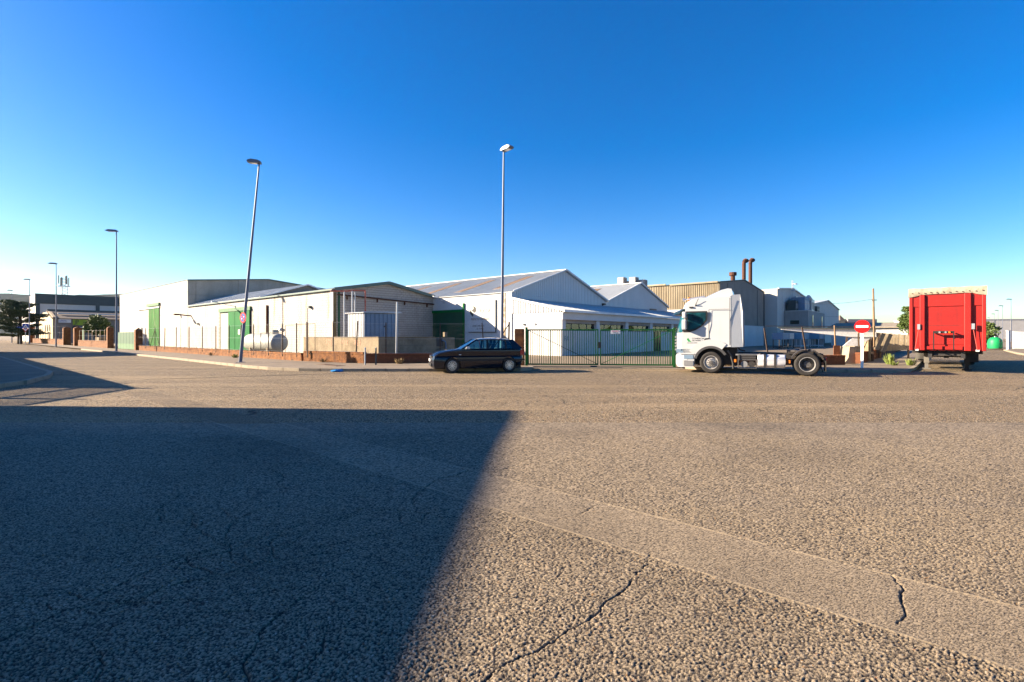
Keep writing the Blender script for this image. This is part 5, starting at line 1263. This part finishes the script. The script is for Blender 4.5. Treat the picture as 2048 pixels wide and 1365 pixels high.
# bumper
bp = [(1.50,.24),(1.55,.36),(1.55,.70),(1.50,.80),(.66,.80),(.70,.28),(.76,.24)]
b = B(); b.loft(bp, ysl, lambda x,y,z: cabf(x,y,z)); b.obj("bumper", "truck_white", tr, smooth=34)
for k in range(5): B().box(1.40,1.535,-.75,.75,.95+k*.14,1.03+k*.14).obj("grille_bar", "truck_grey", tr)
# visor, horn, beacon, aerials, roof spoiler
b = B(); b.loft([(1.30,2.60),(1.26,2.78),(1.58,2.66),(1.66,2.54),(1.60,2.56)], ysl[1:-1], lambda x,y,z: (cabf(x,y,z)[0]+.02, y, z)); b.obj("sun_visor", "dark_glass", tr, smooth=30)
sp = [(.35,3.30),(.10,3.42),(-.35,3.60),(-.60,3.66),(-.74,3.64),(-.80,3.36),(-.78,3.28)]
b = B(); b.loft(sp, [-.92,-.85,-.5,0,.5,.85,.92], lambda x,y,z: (x - .25*(abs(y)/.92)**2*(1 if x > 0 else .2), y, z-.05*(abs(y)/.92)**3)); b.obj("roof_spoiler", "truck_white", tr, smooth=34)
b = B(); b.tube((.98,.35,3.12),(.98,.35,3.32),.08,n=12); b.obj("beacon", "orange_lens", tr)
b = B(); b.tube((1.15,.55,3.20),(.3,.55,3.33),.035,n=8); b.tube((1.15,.55,3.20),(1.22,.55,3.2),.08,n=12); b.obj("air_horn", "alloy", tr)
b = B(); b.tube((.66,HW-.06,2.86),(.5,HW+.05,3.2),.012,n=5); b.tube((.62,HW-.1,2.84),(.60,HW+.03,2.98),.02,n=5); b.obj("aerial", "dark_metal", tr)
B().box(.72,.88,HW-.06,HW+.0,2.80,2.86).obj("roof_lamp", "dark_metal", tr)
# lettering on the door
rt = (R(90), 0, R(180))
e1 = B(); e1.prism([(.92,1.50),(.99,1.46),(.93,1.36),(.86,1.40)], HW+.001, HW+.005, 'y'); e1.prism([(.86,1.40),(.94,1.35),(.78,1.33)], HW+.001, HW+.005, 'y'); e1.obj("door_emblem", "ink_green", tr, fixn=True)
text("COMERCIAL", .095, "ink_grey", tr, (.77,HW+.004,1.45), rt, "door_lettering", ext=.001)
text("DEL MUEBLE, S.L.", .085, "ink_grey", tr, (.77,HW+.004,1.365), rt, "door_lettering", ext=.001, sx=.8)
text("www.comercialdelmueble.com", .065, "ink_grey", tr, (.98,HW+.004,1.275), rt, "door_lettering", ext=.001, sx=.85)
# chassis
b = B()
for y in (-.4,.4): b.box(-4.15,1.2,y-.04,y+.04,.62,.88)
for x in (-4.1,-3.2,-2.2,-1.3,0): b.box(x-.05,x+.05,-.36,.36,.66,.84)
b.obj("chassis_frame", "chassis", tr)
B().box(-1.0,1.3,-.55,.55,.35,1.1).obj("engine", "chassis", tr)
B().box(-1.9,-.95,.45,1.02,.78,.84).obj("catwalk", "truck_grey", tr)
b = B(); b.path([(-.95,.3,1.2),(-1.1,.35,1.0),(-1.3,.3,.95)], .03, 6); b.obj("air_hose", "rust", tr)
b = B(); b.lathe([(0,-1.78),(.25,-1.78),(.275,-1.80),(.275,-2.76),(.25,-2.79),(0,-2.79)], (0,.82,.56), 'x', 26)
b.v = [(x, .82+max(-.27,min(.30,(y-.82)*1.25)), .56+max(-.265,min(.265,(z-.56)*1.2))) for x,y,z in b.v]; b.obj("fuel_tank", "alu_tank", tr, smooth=35)
for x in (-2.05,-2.42): 
    b = B(); b.box(x-.042,x+.042,1.105,1.137,.29,.84); b.box(x-.042,x+.042,.55,1.137,.822,.844); b.obj("tank_strap", "chassis", tr)
b = B(); b.tube((-1.88,.95,.82),(-1.88,.95,.88),.05,n=10); b.obj("filler_cap", "dark_metal", tr)
B().box(-1.72,-1.08,.50,1.04,.58,.83).obj("battery_box", "dark_grey", tr)
b = B()
for z in (.66,.74): b.box(-1.7,-1.1,1.04,1.06,z,z+.03)
b.obj("box_rib", "chassis", tr)
for x in (-1.28,-1.56):
    b = B(); b.tube((x,.55,.42),(x,1.02,.42),.13,n=18); b.obj("air_tank", "chassis" if x < -1.4 else "truck_grey", tr, smooth=40)
b = B(); b.path([(-1.06,1.08,.82),(-1.06,1.08,.25),(-1.74,1.08,.25),(-1.74,1.08,.62)], .02, 6); b.obj("side_rail", "dark_grey", tr)
b = B(); b.tube((-3.35,0,.95),(-3.35,0,1.0),.48,n=28); b.box(-3.9,-3.4,-.35,.35,.95,1.0); b.obj("fifth_wheel", "chassis", tr)
B().box(-3.8,-2.9,-.5,.5,.84,.95).obj("mount_plate", "chassis", tr)
B().box(-4.18,-4.10,-1.0,1.0,.55,.70).obj("rear_beam", "chassis", tr)
for s in (1,-1):
    B().box(-4.22,-4.17,s*.8-.15,s*.8+.15,.60,.74).obj("tail_light", "red_lens", tr)
    for a0, a1 in ((160,108),(72,22)):
        o_ = arch(-3.55,.47,.60,a0,a1,6); i_ = arch(-3.55,.47,.55,a1,a0,6)
        B().prism(o_+i_, min(s*.55,s*1.10), max(s*.55,s*1.10), 'y').obj("mudguard", "chassis", tr, fixn=True)
    B().box(-4.19,-4.16,s*.83-.27,s*.83+.27,.2,.62).obj("mud_flap", "rubber", tr)
    B().box(-2.96,-2.90,s*1.02-.04,s*1.02+.05,.5,.62).obj("side_marker", "orange_lens", tr)
def wheel_meshes(deep):
    ty = B().lathe([(.29,-.14),(.42,-.155),(.452,-.13),(.462,-.06),(.462,.06),(.452,.13),(.42,.155),(.37,.16),(.29,.14)], n=44).mesh("tyre", "rubber", 45)
    r_ = B()
    if not deep:
        r_.lathe([(.28,.10),(.292,.155),(.275,.155),(.262,.10),(.25,.06)], n=40); r_.lathe([(.262,.06),(.20,.05),(.19,.11),(.175,.13),(.10,.14),(.09,.20),(.0,.21)], n=40)
    else:
        r_.lathe([(.28,.10),(.292,.155),(.275,.155),(.262,.06),(.255,-.08),(.20,-.11),(.16,-.10)], n=40)
    rm = r_.mesh("rim", "steel_rim", 35)
    nb = B()
    rr = .145 if not deep else .17; yy = .135 if not deep else -.10
    for k in range(10):
        an = 2*math.pi*k/10; nb.tube((rr*math.cos(an),yy,rr*math.sin(an)),(rr*math.cos(an),yy+.035,rr*math.sin(an)),.018,n=7)
    nm = nb.mesh("wheel_nuts", "rim_dark")
    hb_ = B()
    if deep: hb_.lathe([(.165,-.12),(.165,-.02),(.12,.05),(.0,.06)], n=24)
    else: hb_.lathe([(.085,.2),(.08,.225),(0,.23)], n=24)
    return ty, rm, nm, hb_.mesh("hub", "rim_dark", 35)
fw = wheel_meshes(False); rw_ = wheel_meshes(True)
inner = B().tube((0,-.10,0),(0,.0,0),.285,n=30).mesh("wheel_disc", "rim_dark")
for s in (1,-1):
    for x, ms, y in ((0,fw,.97),(-3.55,rw_,.95),(-3.55,rw_,.60)):
        wh = inst("wheel", ms[0], tr, (x, s*y, .462), (0,0,0 if s > 0 else math.pi))
        inst("rim", ms[1], wh); inst("wheel_nuts", ms[2], wh); inst("hub", ms[3], wh); inst("wheel_disc", inner, wh, (0,-.02 if ms is fw else -.06,0))

# ---------------- red trailer ----------------
TA = math.atan2(-.755,-.656)
rt_ = thing("red_trailer", "red curtain-side trailer standing on its legs, front wall facing us", "trailer", (19.02,21.9,0), TA)
ZB, ZT = .95, 3.60
B().box(-13.4,-.02,-1.24,1.24,ZB,ZT).obj("load_box", "truck_grey", rt_)
B().box(-.02,.02,-1.25,1.25,ZB,ZT).obj("front_wall", "trailer_red", rt_)
B().box(.02,.045,-.72,.60,1.22,2.86).obj("centre_panel", "trailer_red", rt_)
B().box(.02,.06,-1.25,1.25,2.90,3.45).obj("upper_panel", "trailer_red", rt_)
for y0, y1 in ((-.90,-.72),(.58,.80)): B().box(.02,.15,y0,y1,ZB,3.42).obj("upright", "trailer_red", rt_, bevel=.02)
for y0, y1 in ((-1.27,-1.14),(1.14,1.27)): B().box(-.02,.09,y0,y1,ZB,3.44).obj("corner_post", "trailer_red", rt_, bevel=.02)
B().box(.02,.09,-.72,.58,1.0,1.14).obj("bottom_rail", "trailer_red", rt_)
B().box(.046,.05,-.70,.56,2.05,2.06).obj("seam", "chassis", rt_)
b = B(); n = 52
for i in range(n+1):
    f = i/n; y = -1.30+2.60*f; e0 = .05+.13*max(0, 1-min(f,1-f)/.16)**.5*(1 if min(f,1-f) < .16 else 0)
    xb = .12+.003*math.sin(i*1.7)+.006*math.sin(i*.35); zb = 3.50-e0+.007*math.sin(i*.4)
    for p in ((.05,zb),(xb-.01,zb-.01),(xb+.015,zb+.08),(xb,3.66),(xb-.05,3.715+.008*math.sin(i*.5)),(-.7,3.73)): b.v.append((p[0],y,p[1]))
b.f = [(i*6+k,i*6+k+1,i*6+k+7,i*6+k+6) for i in range(n) for k in range(5)]
b.obj("tarpaulin_edge", "tarp", rt_, smooth=50)
B().box(-13.4,-.5,-1.28,1.28,3.66,3.72).obj("tarpaulin_roof", "tarp", rt_)
b = B()
for i in range(12): y = -1.15+i*.21; b.tube((.145,y,3.50+.02*(i%2)),(.16,y,3.50+.02*(i%2)),.022,n=8)
b.obj("eyelets", "dark_metal", rt_)
# coupling rack
b = B()
for y in (-.42,.24): b.bar((.10,y,ZB+.05),(.34,y,ZB+.10),.04,.04); b.bar((.34,y,ZB+.05),(.34,y,1.78),.04,.04); b.bar((.10,y,1.74),(.34,y,1.74),.04,.04)
b.bar((.34,-.44,1.76),(.34,.26,1.76),.05,.10); rk = b.obj("coupling_rack", "black_plastic", rt_)
for y, m in ((-.22,"galv"),(-.02,"galv"),(.10,"orange_lens")):
    b = B(); b.tube((.36,y,1.76),(.42,y,1.75),.04,n=10); b.obj("coupling", m, rk)
for s, y in ((-1,-.93),(1,.86)):
    b = B(); b.path([(.16,y,1.95),(.12,y+s*.13,1.0)], .012, 5); b.path([(.16,y,1.95),(.06,y-s*.25,1.75)], .010, 5); b.obj("rope", "strap", rt_)
    B().box(.15,.21,y-.05,y+.05,1.88,2.12).obj("cleat", "galv", rt_)
    b = B(); b.box(.05,.10,s*1.0-.06,s*1.0+.06,ZB-.02,ZB+.06); b.obj("front_lamp", "headlamp", rt_)
b = B()
for y in (-.55,.55): b.box(-13.3,-.1,y-.07,y+.07,.62,.94)
for k in range(12): b.box(-13+k*1.1,-12.9+k*1.1,-1.2,1.2,.80,.94)
b.obj("chassis", "chassis", rt_)
b = B(); b.box(-1.6,-.2,-.5,.5,.72,.93); b.tube((-.9,0,.60),(-.9,0,.75),.09,n=12); b.obj("kingpin_plate", "chassis", rt_)
M("leg_grey", (.16,.15,.13), .7, c2=(.09,.085,.075))
for y in (-.72,.72):
    b = B(); b.box(-2.45,-2.25,y-.10,y+.10,.30,.95); b.box(-2.42,-2.28,y-.07,y+.07,.05,.32); b.box(-2.52,-2.18,y-.17,y+.17,0,.05); b.bar((-2.35,y,.45),(-3.3,y,.9),.06,.06); b.obj("landing_leg", "leg_grey" if y < 0 else "chassis", rt_)  # left leg paler: its sunlit tone is put into the colour
b = B(); b.tube((-2.35,-.72,.62),(-2.35,.72,.62),.03,n=8); b.obj("leg_shaft", "chassis", rt_)
b = B(); b.box(-4.6,-3.2,.75,1.15,.35,.9); b.obj("pallet_box", "chassis", rt_)
b = B(); b.box(-4.4,-3.0,-1.15,-.75,.45,.92); b.obj("tool_box", "leg_grey", rt_)
tw = B().lathe([(.29,-.17),(.46,-.18),(.50,-.13),(.51,0),(.50,.13),(.46,.18),(.29,.17)], n=32).mesh("tyre", "rubber", 45); td = B().tube((0,-.05,0),(0,.08,0),.30,n=24).mesh("rim", "steel_rim")
for x in (-8.8,-10.1,-11.4):
    for y in (-1.0,1.0):
        wh = inst("wheel", tw, rt_, (x,y,.51)); inst("rim", td, wh)
for y in (-1.02,1.02): B().box(-8.25,-8.2,y-.22,y+.22,.2,.9).obj("mud_flap", "rubber", rt_)
B().box(-13.45,-13.35,-1.2,1.2,.45,.6).obj("rear_bar", "chassis", rt_)
# ---------------- air ----------------
def haze():
    m = bpy.data.materials.new("haze_air"); m.use_nodes = True; n = m.node_tree.nodes; n.remove(n["Principled BSDF"])
    v = n.new("ShaderNodeVolumePrincipled"); v.inputs["Color"].default_value = (.68, .84, 1.0, 1); v.inputs["Density"].default_value = 0.00003; v.inputs["Anisotropy"].default_value = .2
    m.node_tree.links.new(v.outputs[0], n["Material Output"].inputs["Volume"]); MATS["haze_air"] = m
    o = B().box(-4400, 700, -120, 2700, -8, 215).obj("haze", "haze_air"); o["kind"] = "stuff"; o["label"] = "thin pale haze filling the air towards the hills"
haze()
